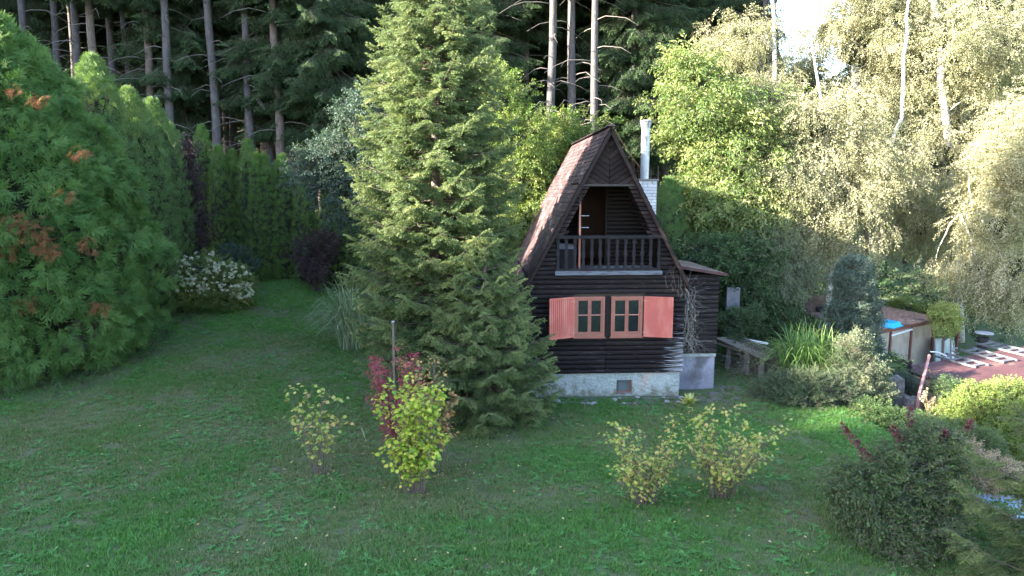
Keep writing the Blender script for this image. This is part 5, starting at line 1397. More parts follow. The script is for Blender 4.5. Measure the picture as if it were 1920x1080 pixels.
# white bird house on the roof edge
p = W(1503, 588, 23.6); t = thing('birdhouse', 'small white gabled birdhouse with dark opening standing at the roof edge', 'birdhouse', (p[0], p[1], p[2]), 0)
g = G(); v = [(-.11, -.1, 0), (.11, -.1, 0), (.11, -.1, .16), (0, -.1, .25), (-.11, -.1, .16)]; v += [(x, .12, z) for x, y, z in v]; g.add(v, [(0, 1, 2, 3, 4), (9, 8, 7, 6, 5)] + [(i, i + 5, (i + 1) % 5 + 5, (i + 1) % 5) for i in range(5)]); g.build('body', M['white'], t)
g = G(); g.box((-.055, -.106, .045), (.055, -.101, .15)); g.build('opening', M['black'], t)  # solid panel, the shade inside the hole painted as black
for s in (-1, 1): g = G(); g.beam((0, .0, .262), (s * .16, .0, .125), .28, .02, (s * .6, 0, 1)); g.build('roof', M['black'], t)
p = W(1538, 590, 23.4); t = thing('black_bucket', 'black bucket standing on the old roof behind the tall ornamental grass', 'bucket', (p[0], p[1], p[2] - .02))
g = G(); g.lathe([(.13, 0), (.17, .28), (.18, .29), (.155, .285), (.12, .03)], (0, 0, 0), 14); g.build('pail', M['black'], t); g = G(); a = np.linspace(0, pi, 9); g.tube(np.stack([.17 * np.cos(a), 0 * a, .28 + .1 * np.sin(a)], 1), .008, 4); g.build('handle', M['black'], t)
# grey slab beyond the lean-to, and a pale board
p = W(1373, 582, 21.0); t = tag((lambda g: (g.box((-.20, -.06, -.9), (.20, .06, .72)), g)[1])(G()).build('concrete_slab', M['slab']), 'upright grey concrete slab standing beyond the lean-to', 'slab'); t.location = tuple(p)
p = W(1398, 575, 23.0); t = tag((lambda g: (g.box((-.28, -.04, -.5), (.30, .04, .15)), g)[1])(G()).build('blue_grey_sheet', M['sheet']), 'blue grey sheet half hidden behind the concrete slab', 'sheet'); t.location = tuple(p)

# plank table on rough logs -----------------------------------------------------
tp = W(1408, 640, 18.9); t = thing('plank_bench', 'rough bench of loose weathered planks lying on logs beyond the lean-to', 'bench', (tp[0], tp[1], 0), rad(-58))
zt = tp[2] - .16
for i in range(7):
    y = -.42 + i * .14; g = G(); g.beam((-.85 + rng.uniform(-.1, .05), y, zt + .14 + rng.uniform(-.012, .012)), (.80 + rng.uniform(-.05, .14), y + rng.uniform(-.03, .03), zt - .16 + rng.uniform(-.012, .012)), .12, .03, (0, 0, 1), 0, rng.uniform(-.5, .5)); g.build('plank', M['plank'], t)
g = G(); g.beam((-.6, .50, zt + .05), (.15, .53, zt + .06), .09, .04); g.build('white_plank', M['white'], t)
for x in (-.55, .1, .6):
    g = G(); g.tube([(x, -.28, -.08), (x + .03, -.26, zt - .02)], [.085, .07], 8); g.build('log', M['oldwood'], t)
    g = G(); g.tube([(x, .3, -.08), (x - .02, .3, zt - .02)], [.08, .075], 8); g.build('log', M['oldwood'], t)
g = G(); g.beam((-.85, -.52, zt + .03), (.1, -.47, zt - .05), .05, .05); g.build('rail', M['plank'], t)
n = 380; P = np.stack([tp[0] + rng.normal(.3, .42, n), tp[1] + rng.normal(-.1, .3, n), rng.uniform(0, .5, n)], 1)
o = foliage('brush_pile', twig_spray(L=.45, nl=4, size=.03, sub=4, droop=.1), P, nrm(rng.normal(size=(n, 3))), None, None, rng.uniform(.6, 1.3, n), None, [M['straw'], M['twig_grey']]); o['label'] = 'pile of dry twigs under and beside the plank bench'; 

# stumps, pole, posts ----------------------------------------------------------
def stump(labl, px, py, Y, r, h, lean):
    p = W(px, py, Y); t = thing('tree_stump', labl, 'stump', (p[0], p[1], p[2] - .25))
    th = np.linspace(0, 2 * pi, 18, endpoint=False); rows = []
    k = 1 + .16 * np.sin(th * 3 + px) + .10 * np.sin(th * 7 + 2)
    for q in np.linspace(0, 1, 7):
        rr = r * (1.35 - .42 * q ** .5) * (k + rng.normal(0, .02, 18)); rows.append(np.stack([rr * np.cos(th) + lean * q, rr * np.sin(th), np.full(18, (h + .25) * q) + (.03 * rng.normal(size=18) if q == 1 else 0)], 1))
    v = np.concatenate(rows); i = np.arange(6)[:, None] * 18; j = np.arange(18)[None]; j2 = (j + 1) % 18
    g = G(); g.add(v, [np.stack([i + j, i + j2, i + 18 + j2, i + 18 + j], 2).reshape(-1, 4)]); g.build('bark', M['oldwood'], t)
    g = G(); top = rows[-1]; c = top.mean(0) + np.array([0, 0, .01]); g.add(np.concatenate([top * .999, [c]]), [(i, (i + 1) % 18, 18) for i in range(18)]); g.build('cut_face', M['oldwood'], t)
stump('tall grey weathered tree stump with deep cracks', 1676, 752, 17.2, .19, .62, .02)
stump('shorter broad rotten stump next to the tall grey one', 1704, 770, 16.9, .24, .36, .05)
p = W(1722, 745, 16.6); q = W(1742, 668, 17.6); g = G(); g.tube([p - np.array([0, 0, .5]), p, q], [.04, .04, .035], 8); g.tube([q, q + (q - p) * .02], [.043, .04], 8); tag(g.build('leaning_pole', surf('faded_pink_paint', [(.3, (.28, .13, .13)), (.7, (.42, .23, .22))], nscale=9, rough=.6, bump=.2)), 'faded pink metal pole leaning in front of the red roof', 'pole')
p = W(737, 640, 14.2); t = thing('garden_post', 'weathered grey wooden post sticking up behind the red leaved bush', 'post', (p[0], p[1], gz(p[0], p[1])))
H_ = W(737, 602, 14.2)[2] - gz(p[0], p[1]); g = G(); g.beam((0, 0, -.1), (.01, 0, H_ - .02), .055, .045); g.build('shaft', M['bark'], t); g = G(); g.beam((.01, 0, H_ - .02), (.01, 0, H_), .066, .056); g.build('top', M['concrete'], t)
# low wire and slat fence in front of the greenhouse
f0 = W(1632, 655, 18.8); f1 = W(1730, 690, 18.3)
t = thing('slat_fence', 'short dark slatted fence in front of the greenhouse shed', 'fence')
for i in range(5):
    g = G(); dz_ = -.12 * i; g.beam(f0 + np.array([0, 0, dz_]), f0 + (f1 - f0) * .8 + np.array([0, 0, dz_]), .02, .085); g.build('slat', M['rail'], t)
for q in (.02, .4, .78):
    a = f0 + (f1 - f0) * q; g = G(); g.beam(a + np.array([0, .03, -1.4]), a + np.array([0, .03, .08]), .05, .05, (0, 1, 0)); g.build('post', M['rail'], t)

# stones at the foot of the cottage
for i in range(16):
    x = rng.uniform(.7, 5.0); y = 16.15 + rng.uniform(-.25, .25) + (x - .7) * .05; s = rng.uniform(.04, .11)
    g = G(); core_blob([(0, 0, 0)], [(s, s * .8, s * .45)], 5, 7, .5, 0)(g); g.pv = [np.zeros(len(q), int) for q in g.pv]; g.f = [(f, 0) for f, _ in g.f]
    o = g.build('stone', M['stone']); o.location = (x, y, gz(x, y) + .02); o.rotation_euler = (0, 0, rng.uniform(0, 6)); tag(o, 'small grey stone lying in the bare strip along the plinth', 'stone', 'stones along the plinth of the cottage')
# bare worn strips: thin irregular earth sheets
def worn_patch(name, pts, labl):
    g = G(); n = len(pts); v = []
    c = np.mean(pts, 0)
    ring = []
    for i in range(n * 6):
        a = i / 6; i0 = int(a) % n; q = a - int(a); p_ = np.array(pts[i0]) * (1 - q) + np.array(pts[(i0 + 1) % n]) * q; p_ = c + (p_ - c) * rng.uniform(.82, 1.12); ring.append(p_)
    rows = []
    for s in (1.0, .75, .5, .25): rows += [c + (p_ - c) * s for p_ in ring]
    rows.append(c); rows = np.array(rows); z = ground(rows[:, 0], rows[:, 1]) + .008
    v = np.column_stack([rows, z]); m = len(ring)
    f = [(r * m + i, r * m + (i + 1) % m, (r + 1) * m + (i + 1) % m, (r + 1) * m + i) for r in range(3) for i in range(m)] + [(3 * m + i, 3 * m + (i + 1) % m, 4 * m) for i in range(m)]
    g.add(v, f); g.build(name, M['soil_pale'], None, True, 'structure')
M['soil_pale'] = surf('dry_bare_soil', [(.3, (.07, .06, .055)), (.6, (.15, .13, .12)), (.8, (.22, .20, .19))], nscale=7, detail=9, rough=.95, bump=1, bscale=30, dist=.02, extra=overlay(4, (1, 1, 1), .5, .56, (.035, .055, .025)))
worn_patch('bare_soil', [(.5, 15.9), (2.5, 15.95), (4.6, 16.1), (5.6, 16.5), (5.5, 17.2), (4.3, 16.6), (.5, 16.5)], '')
worn_patch('bare_path', [(5.3, 16.2), (6.3, 16.8), (6.2, 17.8), (5.5, 17.6)], '')

# ------------------------------------------------------------------ garden plants
def blades(name, labl, cat, x, y, n, H, reach, w, mat, tones=(0, 1), z0=None, part='foliage', spread=.25, seed=0, dirbias=None):
    """fountain of long arching blades"""
    global rng
    keep = rng; rng = np.random.default_rng(900 + seed)
    z0 = gz(x, y) if z0 is None else z0
    t = thing(name, labl, cat, (x, y, z0)); g = G(); k = 9; q = np.linspace(0, 1, k)
    V, F, T = [], [], []; off = 0
    for i in range(n):
        a = rng.uniform(0, 2 * pi); h = H * rng.uniform(.55, 1.08); R = reach * rng.uniform(.15, 1.1)
        if dirbias is not None: a = a if rng.random() > .5 else rng.normal(dirbias, .6)
        o = np.array([rng.normal(0, spread), rng.normal(0, spread), 0]); d = np.array([cos(a), sin(a), 0]); sd = np.array([-sin(a), cos(a), 0])
        bend = rng.uniform(.55, 1.0) * (R / reach)
        zz = h * (1.25 * q - (.25 + bend * .75) * q ** 3.0); rr = R * (q ** 1.7)
        c = o + d * rr[:, None] + np.stack([0 * q, 0 * q, zz], 1)
        ww = w * (.55 + .9 * q) * (1 - q ** 3) * .5 + .001
        V.append(np.concatenate([c - sd * ww[:, None], c + sd * ww[:, None]])); T.append(np.full(2 * k, rng.uniform(*tones) if rng.random() > .0 else 1))
        F.append(np.array([(j, k + j, k + j + 1, j + 1) for j in range(k - 1)]) + off); off += 2 * k
    g.add(np.concatenate(V), [np.concatenate(F)], 0, np.concatenate(T)); g.build(part, M[mat], t, False, 'stuff')
    rng = keep
    return t
M['reed'] = leafmat('ornamental_grass_blade', [(.07, .15, .035), (.11, .20, .05), (.17, .25, .085), (.34, .30, .20), (.42, .36, .28)], .3, .5, .35)
M['reed_blue'] = leafmat('grey_green_grass_blade', [(.09, .16, .09), (.15, .22, .13), (.26, .32, .22), (.32, .34, .24)], .3, .5, .35)
p = W(655, 590, 20.3); blades('ornamental_grass', 'clump of pale arching reed grass leaning out left of the tall spruce', 'ornamental grass', p[0], 20.3, 330, 2.6, 1.3, .022, 'reed_blue', (0, 1), seed=1, spread=.16, dirbias=pi)
p = W(1510, 680, 17.6); t = blades('ornamental_grass', 'big fountain of arching grass with dry straw skirt between the low junipers and old roof', 'ornamental grass', p[0], 17.6, 520, 1.9, 1.55, .022, 'reed', (0, .55), z0=gz(p[0], 17.6), seed=2, spread=.22)
g = G(); k = 8; q = np.linspace(0, 1, k)
for i in range(260):
    a = rng.uniform(pi, 2 * pi) if rng.random() < .7 else rng.uniform(0, 2 * pi); h = rng.uniform(.5, 1.0); R = rng.uniform(.4, .95); d = np.array([cos(a), sin(a), 0]); sd = np.array([-sin(a), cos(a), 0]); o = np.array([rng.normal(0, .2), rng.normal(0, .2), 0])
    c = o + d * (R * q[:, None]) + np.stack([0 * q, 0 * q, h * (2.4 * q - 2.4 * q * q)], 1); ww = .009 * (1 - q ** 3) + .001
    g.add(np.concatenate([c - sd * ww[:, None], c + sd * ww[:, None]]), [np.array([(j, k + j, k + j + 1, j + 1) for j in range(k - 1)])], 0, rng.random())
g.build('dry_skirt', M['straw'], t, False, 'stuff')

# hydrangea
t = px_tree('hydrangea', 'hydrangea covered in small white flower heads beside the huge thuja', 'hydrangea', 400, 22.6, [(385, 525, 22.6, 55, 45), (420, 535, 22.4, 48, 36), (360, 545, 22.3, 40, 34), (450, 555, 22.3, 20, 18)], mini_round, 'walnut', 187, 21, seed=20, core=.75, cr=.3, tall=False, ssize=(.6, .95), limbs=6)
p0 = t.location; g = G()
fl = 0
for i in range(2400):
    if fl > 270: break
    b = [(385, 522, 22.4, 62, 50), (425, 530, 22.2, 50, 38), (358, 540, 22.1, 44, 36), (452, 550, 22.2, 22, 20)][rng.integers(0, 4)]
    u = nrm(rng.normal(size=3)); u[1] = -abs(u[1]); 
    if u[2] < -.35: continue
    s = b[2] / 1280; c = W(b[0], b[1], b[2]); c = c + u * np.array([b[3] * s, b[3] * s * .8, b[4] * s]) * 1.02 - np.array(p0)
    m = 16; v = sph(m) * np.array([1, 1, .62]); r = rng.uniform(.045, .085); P = c + v * r * .75
    g.stamp(*LEAF6, P, frame(nrm(np.cross(v, rng.normal(size=3))), v), np.full((m, 3), r * .85), rng.uniform(0, 1)); fl += 1
g.build('flower', leafmat('hydrangea_flower', [(.30, .35, .21), (.42, .44, .32), (.50, .45, .36)], .3, .6, .3, (1, 1, .9)), t, False, 'stuff')

px_tree('purple_shrub', 'tall dark purple leaved shrub between the thuja row and the back hedge', 'shrub', 358, 25.2, [(348, 300, 25.2, 14, 36), (350, 360, 25, 18, 38), (358, 420, 24.9, 22, 42), (350, 450, 24.8, 18, 38)], mini_round, 'purple', 112, 21, seed=21, core=.6, cr=.35, limbs=6, ssize=(.6, 1.0))
px_tree('purple_shrub', 'low dark purple shrub in front of the gap in the back hedge', 'shrub', 590, 25.4, [(575, 475, 25.4, 20, 24), (608, 458, 25.4, 17, 22), (592, 505, 25.4, 16, 28)], mini_round, 'purple', 75, 19, seed=22, core=.6, cr=.3, limbs=5, ssize=(.6, .95))
px_tree('shrub', 'bluish low shrub at the foot of the hedge beside the hydrangea', 'shrub', 430, 24.2, [(440, 490, 25.4, 30, 30), (455, 530, 25.2, 25, 22)], mini_round, 'bluegreen', 37, 18, seed=23, core=.6, cr=.3, limbs=3, ssize=(.6, .9))

px_tree('ivy_shrub', 'dark ivy mound below the concrete slab beyond the lean-to', 'shrub', 1392, 20.0, [(1380, 606, 20, 20, 22), (1410, 600, 20.3, 22, 22), (1378, 655, 19.6, 18, 26), (1410, 665, 20, 24, 20)], mini_round, 'dkgreen', 110, 16, seed=24, core=.8, cr=.2, tall=False, limbs=3, ssize=(.6, .95))
# column juniper and the mixed shrubs on the slope
def fine(name, labl, cat, blobs, Y, mat, n, per, seed, px0, up=.9, cr=.22, ss=(.7, 1.1), core=.8):
    return px_tree(name, labl, cat, px0, Y, blobs, mini_spray, mat, n, per, seed=seed, up=up, cr=cr, ssize=ss, core=core, tall=False, limbs=6)
px_tree('juniper_tree', 'tall blue green column juniper beside the greenhouse shed', 'juniper', 1600, 18.8, [(1598, 520, 18.8, 22, 30), (1595, 560, 18.8, 33, 50), (1600, 620, 18.8, 38, 60), (1602, 680, 18.8, 38, 60)], mini_spray, 'junip', 412, 22, seed=30, up=1.6, cr=.18, ssize=(.9, 1.4), core=.86, limbs=6)
fine('juniper_shrub', 'wide low spreading juniper below the fountain grass', 'juniper', [(1465, 735, 16.4, 42, 28), (1515, 728, 16.4, 50, 30), (1560, 742, 16.2, 46, 26), (1500, 750, 16.0, 45, 20)], 16.2, 'junlow', 230, 15, 31, 1510, .5)
fine('broom_shrub', 'feathery upright green broom in front of the column juniper', 'shrub', [(1610, 705, 17, 42, 46), (1600, 665, 17, 20, 40), (1585, 725, 16.8, 46, 36), (1632, 742, 16.6, 26, 26), (1570, 690, 17, 16, 30)], 16.9, 'greygreen', 260, 18, 32, 1620, 1.3, .2, (.7, 1.3), .5)
fine('shrub', 'sage coloured shrub behind the tree stumps', 'shrub', [(1660, 714, 18, 22, 14), (1690, 718, 18, 18, 12), (1640, 708, 17.9, 14, 12)], 18, 'bluegreen', 70, 14, 33, 1670, .6)
px_tree('shrub', 'leafy rhubarb green plant at the fence before the greenhouse', 'shrub', 1650, 18.4, [(1645, 692, 18.4, 18, 7), (1665, 690, 18.5, 12, 6)], broad_spray, 'midgreen', 24, 10, seed=34, core=0, cr=.2, tall=False, limbs=2, ssize=(.5, .8))
px_tree('lilac_shrub', 'bush in sunlit leaf colour beside the corner of the greenhouse roof', 'shrub', 1775, 22.0, [(1772, 590, 22, 12, 9), (1782, 612, 22, 6, 9), (1760, 606, 22, 6, 6)], round_spray, 'lilacleaf', 30, 13, seed=35, core=0, cr=.25, tall=False, limbs=6, ssize=(.4, .75))
px_tree('shrub', 'small sunlit shrub behind the leaf covered roof', 'shrub', 1720, 26.5, [(1700, 580, 26.5, 26, 14), (1735, 588, 26.5, 32, 12), (1760, 590, 26, 20, 12)], mini_round, 'limegreen', 50, 18, seed=36, core=.5, cr=.3, tall=False, limbs=4, ssize=(.6, 1.0))
px_tree('bright_shrub', 'large sunlit yellow green shrub in front of the dark red roof', 'shrub', 1850, 15.2, [(1850, 770, 15, 62, 42), (1806, 802, 15, 30, 22), (1905, 760, 15.2, 50, 45), (1870, 810, 14.8, 60, 30)], mini_round, 'limegreen', 262, 21, seed=37, core=.6, cr=.25, tall=False, limbs=10, ssize=(.5, .85))
px_tree('shrub', 'dark creeping greenery on the eave of the red roof shed', 'shrub', 1790, 17.2, [(1785, 726, 16.9, 26, 8), (1812, 730, 16.4, 24, 8)], mini_round, 'dkgreen', 62, 18, seed=38, core=.3, cr=.2, tall=False, limbs=3, ssize=(.4, .7))
px_tree('shrub', 'low green perennial patch below the stumps', 'perennial', 1690, 14.9, [(1690, 790, 14.9, 40, 14), (1750, 800, 14.7, 44, 18), (1640, 770, 15.3, 26, 16), (1800, 830, 14, 50, 20)], mini_round, 'midgreen', 150, 18, seed=39, core=.5, cr=.18, tall=False, limbs=3, ssize=(.45, .7))
px_tree('box_shrub', 'round yellow green box shrub above the blue sheet', 'shrub', 1835, 12.6, [(1835, 835, 12.6, 40, 30), (1815, 850, 12.5, 26, 22)], mini_spray, 'midgreen', 137, 22, seed=40, core=.8, cr=.15, tall=False, limbs=3, ssize=(.4, .65))
px_tree('flowering_shrub', 'loose shrub with fading brown flower heads beside the box shrub', 'shrub', 1800, 12.2, [(1790, 860, 12.2, 50, 24), (1850, 880, 12, 50, 20)], mini_spray, 'straw', 87, 16, seed=41, core=0, cr=.2, tall=False, limbs=10, ssize=(.6, .9))
# dried flower heads by the stumps
p = W(1745, 775, 15.8); t = thing('dry_flower_stalks', 'dry stalks with round straw coloured seed heads beside the stumps', 'dead flowers', (p[0], p[1], p[2] - .2))
g = G(); g2 = G()
for i in range(15):
    a = rng.normal(0, .22); h = rng.uniform(.35, .72); b = rng.normal(0, .2); top = np.array([a * h, b * h, h]); g.tube([(rng.normal(0, .03), 0, -.2), top * .5 + np.array([0, 0, .04]), top], [.008, .007, .005], 4)
    v = sph(14); g2.stamp(*LEAF6, top + v * .035, frame(v), np.full((14, 3), .05), rng.random(14))
g.build('stem', M['straw'], t, False, 'stuff'); g2.build('seed_head', M['straw'], t, False, 'stuff')

# currants and autumn bushes on the lawn --------------------------------------
M['yellow'] = leafmat('yellow_currant_leaf', [(.13, .24, .03), (.26, .36, .04), (.40, .44, .06), (.46, .40, .11)], .35, .5, .3, (1.2, 1.2, .7))
M['straw_leaf'] = leafmat('fading_currant_leaf', [(.16, .25, .05), (.27, .33, .07), (.38, .38, .11), (.42, .28, .11)], .35, .5, .3, (1.2, 1.1, .8))
M['redleaf'] = leafmat('crimson_leaf', [(.16, .028, .05), (.28, .05, .08), (.34, .09, .10)], .35, .5, .3, (1.4, .9, .9))
M['maroon'] = leafmat('maroon_leaf', [(.07, .018, .025), (.12, .035, .04), (.17, .06, .05)], .25, .5, .3, (1.4, .9, .9))
M['orangeleaf'] = leafmat('orange_green_leaf', [(.16, .20, .05), (.36, .24, .10), (.46, .22, .10)], .35, .5, .3, (1.3, 1, .8))
def currant(labl, x, y, stems, H, spread, leafn, lsize, mat, seed, low=.3, name='currant_bush', shape=LOBED, droop=.5, biasx=0, clus=.10):
    global rng
    keep = rng; rng = np.random.default_rng(1200 + seed)
    t = thing(name, labl, 'bush', (x, y, gz(x, y))); g = G(); lf = G(); P, D, T = [], [], []
    for s in range(stems):
        a = rng.uniform(0, 2 * pi); h = H * rng.uniform(.35, 1.05) ; r = spread * rng.uniform(.25, 1); k = 7; q = np.linspace(0, 1, k)
        path = np.stack([cos(a) * r * q ** 1.2 + rng.uniform(0, .2) * cos(a) + biasx * q, sin(a) * r * .8 * q ** 1.2, h * q], 1) + rng.normal(0, .012, (k, 3)); path[0, 2] = -.05
        g.tube(path, np.linspace(.0075, .003, k), 4)
        subs = [path]
        for b in range(rng.integers(2, 5)):
            i = rng.integers(2, k - 1); a2 = rng.uniform(0, 2 * pi); L = rng.uniform(.12, .32); e = path[i] + np.array([cos(a2) * L * .7, sin(a2) * L * .7, L * .7]); sp = np.array([path[i], (path[i] + e) / 2 + rng.normal(0, .02, 3), e]); g.tube(sp, [.006, .004, .003], 3); subs.append(sp)
        for sp in subs:
            nl_ = max(2, int(leafn * len(sp) / 7))
            cl_ = sp[-1] + rng.normal(0, .03, 3)
            for j in range(nl_):
                q_ = low + (1 - low) * rng.random() ** .7; f = q_ * (len(sp) - 1); i = min(int(f), len(sp) - 2); c = sp[i] + (sp[i + 1] - sp[i]) * (f - i)
                if rng.random() < .45: c = cl_
                v = nrm(rng.normal(size=3) * np.array([1, 1, .4])); c2 = c + v * clus * rng.random()
                P.append(c2); D.append(nrm(v + np.array([0, -.15, -droop * rng.random()]))); T.append(rng.random())
    P = np.array(P); D = np.array(D); n = len(P); s = lsize * rng.uniform(.55, 1.1, n)
    lf.stamp(*shape, P, frame(D, None, rng.normal(0, .5, n)), np.stack([s, s * (1.0 if shape is LOBED else .5), s], 1), np.array(T))
    g.build('stems', M['twig'], t, False, 'stuff'); lf.build('leaves', M[mat], t, False, 'stuff')
    rng = keep
    return t
def at_ground(px, py):
    """where a sight line meets the lawn"""
    Y = 8.0
    for _ in range(40):
        p = W(px, py, Y); gg = gz(p[0], Y); Y += (p[2] - gg) * 1.5
    return W(px, py, Y)
p = at_ground(600, 888); currant('sparse currant bush with few pale yellow leaves on bare stems', p[0], p[1], 20, 1.95, .56, 9, .085, 'straw_leaf', 1, low=.2)
p = at_ground(775, 925); currant('dense currant bush glowing bright yellow green on the lawn', p[0], p[1], 44, 1.9, .50, 23, .085, 'yellow', 2, low=.12)
p = at_ground(810, 890); currant('orange tinged leafy shoots beside the bright yellow currant', p[0], p[1], 18, 2.0, .34, 15, .075, 'orangeleaf', 3, low=.4)
p = at_ground(750, 862); currant('crimson leaved bush in front of the small spruce', p[0], p[1], 30, 2.25, .42, 46, .07, 'redleaf', 4, low=.35, name='spindle_bush', shape=LEAF6)
p = at_ground(790, 850); currant('tall thin green yellow shoots rising behind the crimson bush', p[0], p[1], 16, 2.35, .42, 14, .07, 'orangeleaf', 5, low=.3, name='spindle_bush', shape=LEAF6)
p = at_ground(1212, 945); currant('low currant bush with pale dried leaves, nearer the cottage wall vent', p[0], p[1], 34, 1.3, .80, 15,  .065, 'straw_leaf', 6, low=.12)
p = at_ground(1355, 935); currant('taller currant bush with bare dark stems and scattered yellow leaves', p[0], p[1], 44, 1.6, .85, 15,  .065, 'straw_leaf', 7, low=.14)
# grass seed heads
for i, (px, py, Y, l, labl) in enumerate(((712, 905, 0, (-.20, .75), 'single white feathery seed head leaning out of the yellow currant'), (840, 800, 0, (.32, .55), 'white feathery seed head leaning right against the small spruce'))):
    p = at_ground(px, py); t = thing('feather_grass', labl, 'seed head', (p[0], p[1], p[2])); g = G(); e = np.array([l[0], -.05, l[1]]); g.tube([(0, 0, 0), e * .5 + np.array([-l[0] * .15, 0, .05]), e], [.004, .003, .003], 3); g.build('stem', M['straw'], t)
    n = 60; q = rng.random(n); c = e + nrm(e) * .26 * q[:, None]; g = G(); dd = nrm(nrm(e) + rng.normal(0, .25, (n, 3))); g.stamp(*LEAF4, c, frame(dd), np.stack([np.full(n, .05), np.full(n, .006), np.full(n, .02)], 1), rng.uniform(.7, 1, n)); g.build('plume', M['straw'], t, False, 'stuff')
# hosta at the corner of the plinth
p = at_ground(1292, 758); t = thing('hosta', 'yellowing hosta clump at the corner of the plinth', 'hosta', (p[0], p[1], p[2]))
g = G(); n = 60; a = rng.uniform(0, 2 * pi, n); el = rng.uniform(.1, 1.3, n); D = np.stack([np.cos(a) * np.cos(el), np.sin(a) * np.cos(el), np.sin(el)], 1); s = rng.uniform(.16, .3, n); g.stamp(*LEAF6, np.zeros((n, 3)) + D * .03, frame(D), np.stack([s, s * .42, s], 1), rng.random(n)); g.build('leaves', leafmat('hosta_leaf', [(.16, .24, .06), (.36, .38, .10), (.46, .42, .2)], .3), t, False, 'stuff')
# big mixed bush in front of the slope with maroon arching shoots
M['dullgreen'] = leafmat('dull_bush_leaf', [(.028, .055, .02), (.045, .085, .028), (.07, .12, .042), (.12, .14, .06)], .3, .5, .35)
px_tree('mixed_bush', 'big tangled bush at the edge of the lawn with dull green leaves', 'bush', 1700, 9.9, [(1700, 900, 9.9, 70, 50), (1640, 930, 9.7, 60, 46), (1745, 950, 9.7, 46, 50), (1690, 985, 9.4, 80, 50), (1760, 870, 10.1, 40, 30), (1600, 900, 9.8, 30, 24), (1740, 840, 10.3, 44, 34)], twig_spray(L=.30, nl=22, size=.055, width=.6, shape=LEAF6, droop=.2, sub=3, curl=.6, up=.2), 'dullgreen', 270, 12, seed=42, core=.28, cr=.17, tall=False, limbs=26, ssize=(.7, 1.15))
t = thing('maroon_spiraea', 'long maroon leaved shoots arching out of the tangled bush', 'shrub', tuple(W(1680, 950, 9.8)))
g = G(); P, D, T = [], [], []
for (a, b, c, Y) in (((1690, 930), (1630, 860), (1578, 798), 9.9), ((1700, 920), (1715, 840), (1703, 760), 10.4), ((1700, 900), (1700, 840), (1672, 800), 10.2), ((1740, 900), (1790, 830), (1822, 792), 10.4), ((1720, 900), (1760, 830), (1772, 810), 10.2), ((1730, 910), (1745, 850), (1750, 820), 10.5)):
    a, b, c = W(*a, Y), W(*b, Y), W(*c, Y); q = np.linspace(0, 1, 9)[:, None]; path = (a * (1 - q) ** 2 + 2 * b * q * (1 - q) + c * q * q) - np.array(t.location); g.tube(path, np.linspace(.012, .004, 9), 4)
    n = 220; f = (.2 + .8 * rng.random(n)) * 8; i = np.minimum(f.astype(int), 7); pp = path[i] + (path[np.minimum(i + 1, 8)] - path[i]) * (f - i)[:, None]; v = sph(n); P.append(pp + v * .02); D.append(nrm(v + nrm(c - a) * .6)); T.append(rng.random(n))
P = np.concatenate(P); D = np.concatenate(D); n = len(P); s = rng.uniform(.045, .085, n); lf = G(); lf.stamp(*LEAF6, P, frame(D), np.stack([s, s * .55, s], 1), np.concatenate(T)); g.build('stems', M['twig'], t, False, 'stuff'); lf.build('leaves', M['maroon'], t, False, 'stuff')
# pale blue sheet lying on the slope, behind the near spruce
p = W(1865, 945, 12.3); t = thing('blue_sheet', 'pale blue sheet cover lying on the slope behind the young spruce', 'cover', (p[0], p[1], p[2]), rad(-8))
g = G(); nx, ny = 16, 10; xs = np.linspace(-.95, 1.5, nx); ys = np.linspace(-.75, .75, ny); X, Y_ = np.meshgrid(xs, ys); Z = .05 * np.sin(X * 3 + Y_) * np.cos(Y_ * 4) - .10 * (np.abs(X) / 1.2) ** 4 - .1 * (np.abs(Y_) / .75) ** 6
i = np.arange(ny - 1)[:, None] * nx; j = np.arange(nx - 1)[None]; f = np.stack([i + j, i + j + 1, i + nx + j + 1, i + nx + j], 2).reshape(-1, 4); g.add(np.stack([X, Y_, Z], 2).reshape(-1, 3), [f]); g.build('sheet', M['sheet'], t, True)
g = G(); g.box((-.9, -.7, -1.4), (1.45, .7, -.17)); g.build('body', M['concrete'], t)
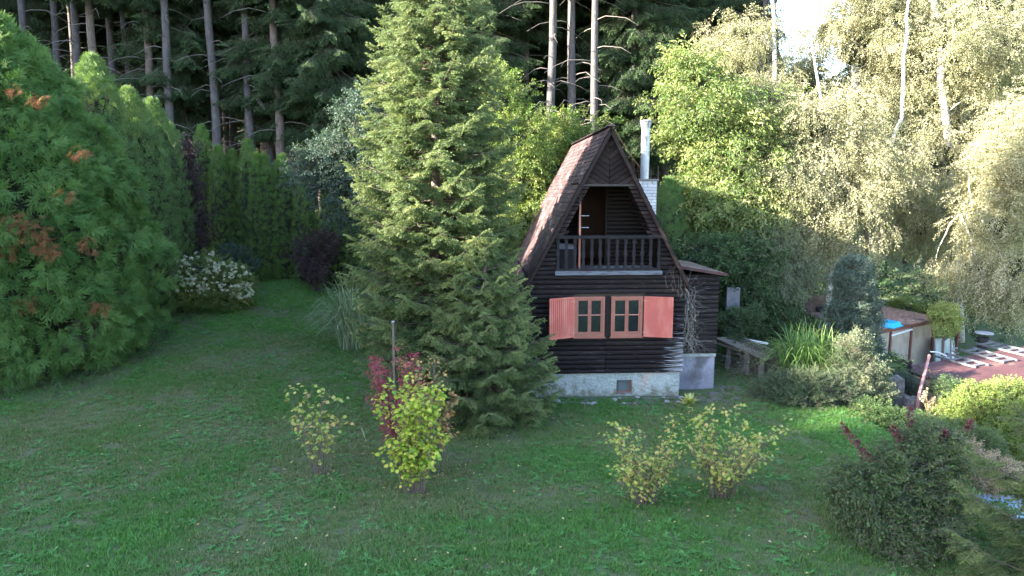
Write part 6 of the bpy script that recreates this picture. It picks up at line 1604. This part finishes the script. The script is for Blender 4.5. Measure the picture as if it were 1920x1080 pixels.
# trampled ground cover on the slope
n = 3800; x = rng.uniform(7, 21, n); y = rng.uniform(9, 27, n); ok = (x > 7.6 + .12 * (y - 12)) & (np.abs(x) < y * .8 + 1); x, y = x[ok], y[ok]
inred = ((x - A0[0]) * S_[0] + (y - A0[1]) * S_[1] > -.1) & ((x - A0[0]) * E[0] + (y - A0[1]) * E[1] > -.1)
ings = ((x - F0[0]) * DX[0] + (y - F0[1]) * DX[1] > -.1) & ((x - F0[0]) * DX[0] + (y - F0[1]) * DX[1] < 4.5) & ((x - F0[0]) * AX[0] + (y - F0[1]) * AX[1] > -.3) & ((x - F0[0]) * AX[0] + (y - F0[1]) * AX[1] < LEN + .2)
ok = ~(inred | ings); x, y = x[ok], y[ok]; n = len(x)
o = foliage('ground_cover', round_spray, np.stack([x, y, ground(x, y) + .03 + .18 * rng.random(n)], 1), nrm(rng.normal(size=(n, 3)) * .7 + np.array([0, -.2, .6])), None, None, rng.uniform(.4, .85, n), None, [M['midgreen'], M['twig']]); o['label'] = 'low mixed ground cover on the slope'
# dark undergrowth at the foot of the tall spruce and the thuja row
n = 420; x = rng.uniform(-12.4, -9.2, n); y = rng.uniform(14.6, 24, n); ok = np.abs(x + 10.7 + .25 * np.sin(y)) < .8; x, y = x[ok], y[ok]; n = len(x)
o = foliage('creeping_plants', round_spray, np.stack([x, y, ground(x, y) + .05], 1), nrm(rng.normal(size=(n, 3)) * .7 + np.array([.4, -.2, .7])), None, None, rng.uniform(.35, .7, n), None, [M['dkgreen'], M['twig']]); o['label'] = 'creeping plants along the foot of the thujas'

# leaves dropped under the lawn bushes
g = G(); P = []
for (px, py, n, r) in ((600, 888, 18, .5), (775, 925, 34, .6), (850, 890, 14, .4), (1212, 945, 26, .6), (1355, 935, 34, .7), (1290, 780, 20, .4), (900, 800, 25, .8)):
    c = at_ground(px, py)
    for i in range(n):
        x = c[0] + rng.normal(0, r * .6); y = c[1] + rng.normal(0, r * .6); P.append((x, y, gz(x, y) + .045))
P = np.array(P); n = len(P); a = rng.uniform(0, 2 * pi, n); s = rng.uniform(.03, .07, n)
g.stamp(*LEAF6, P, frame(np.stack([np.cos(a), np.sin(a), rng.normal(0, .25, n)], 1)), np.stack([s, s * .8, s], 1), rng.random(n))
g.build('dropped_leaves', leafmat('dropped_leaf', [(.16, .09, .05), (.28, .20, .08), (.38, .32, .12), (.20, .12, .07)], .2), None, False, 'stuff')
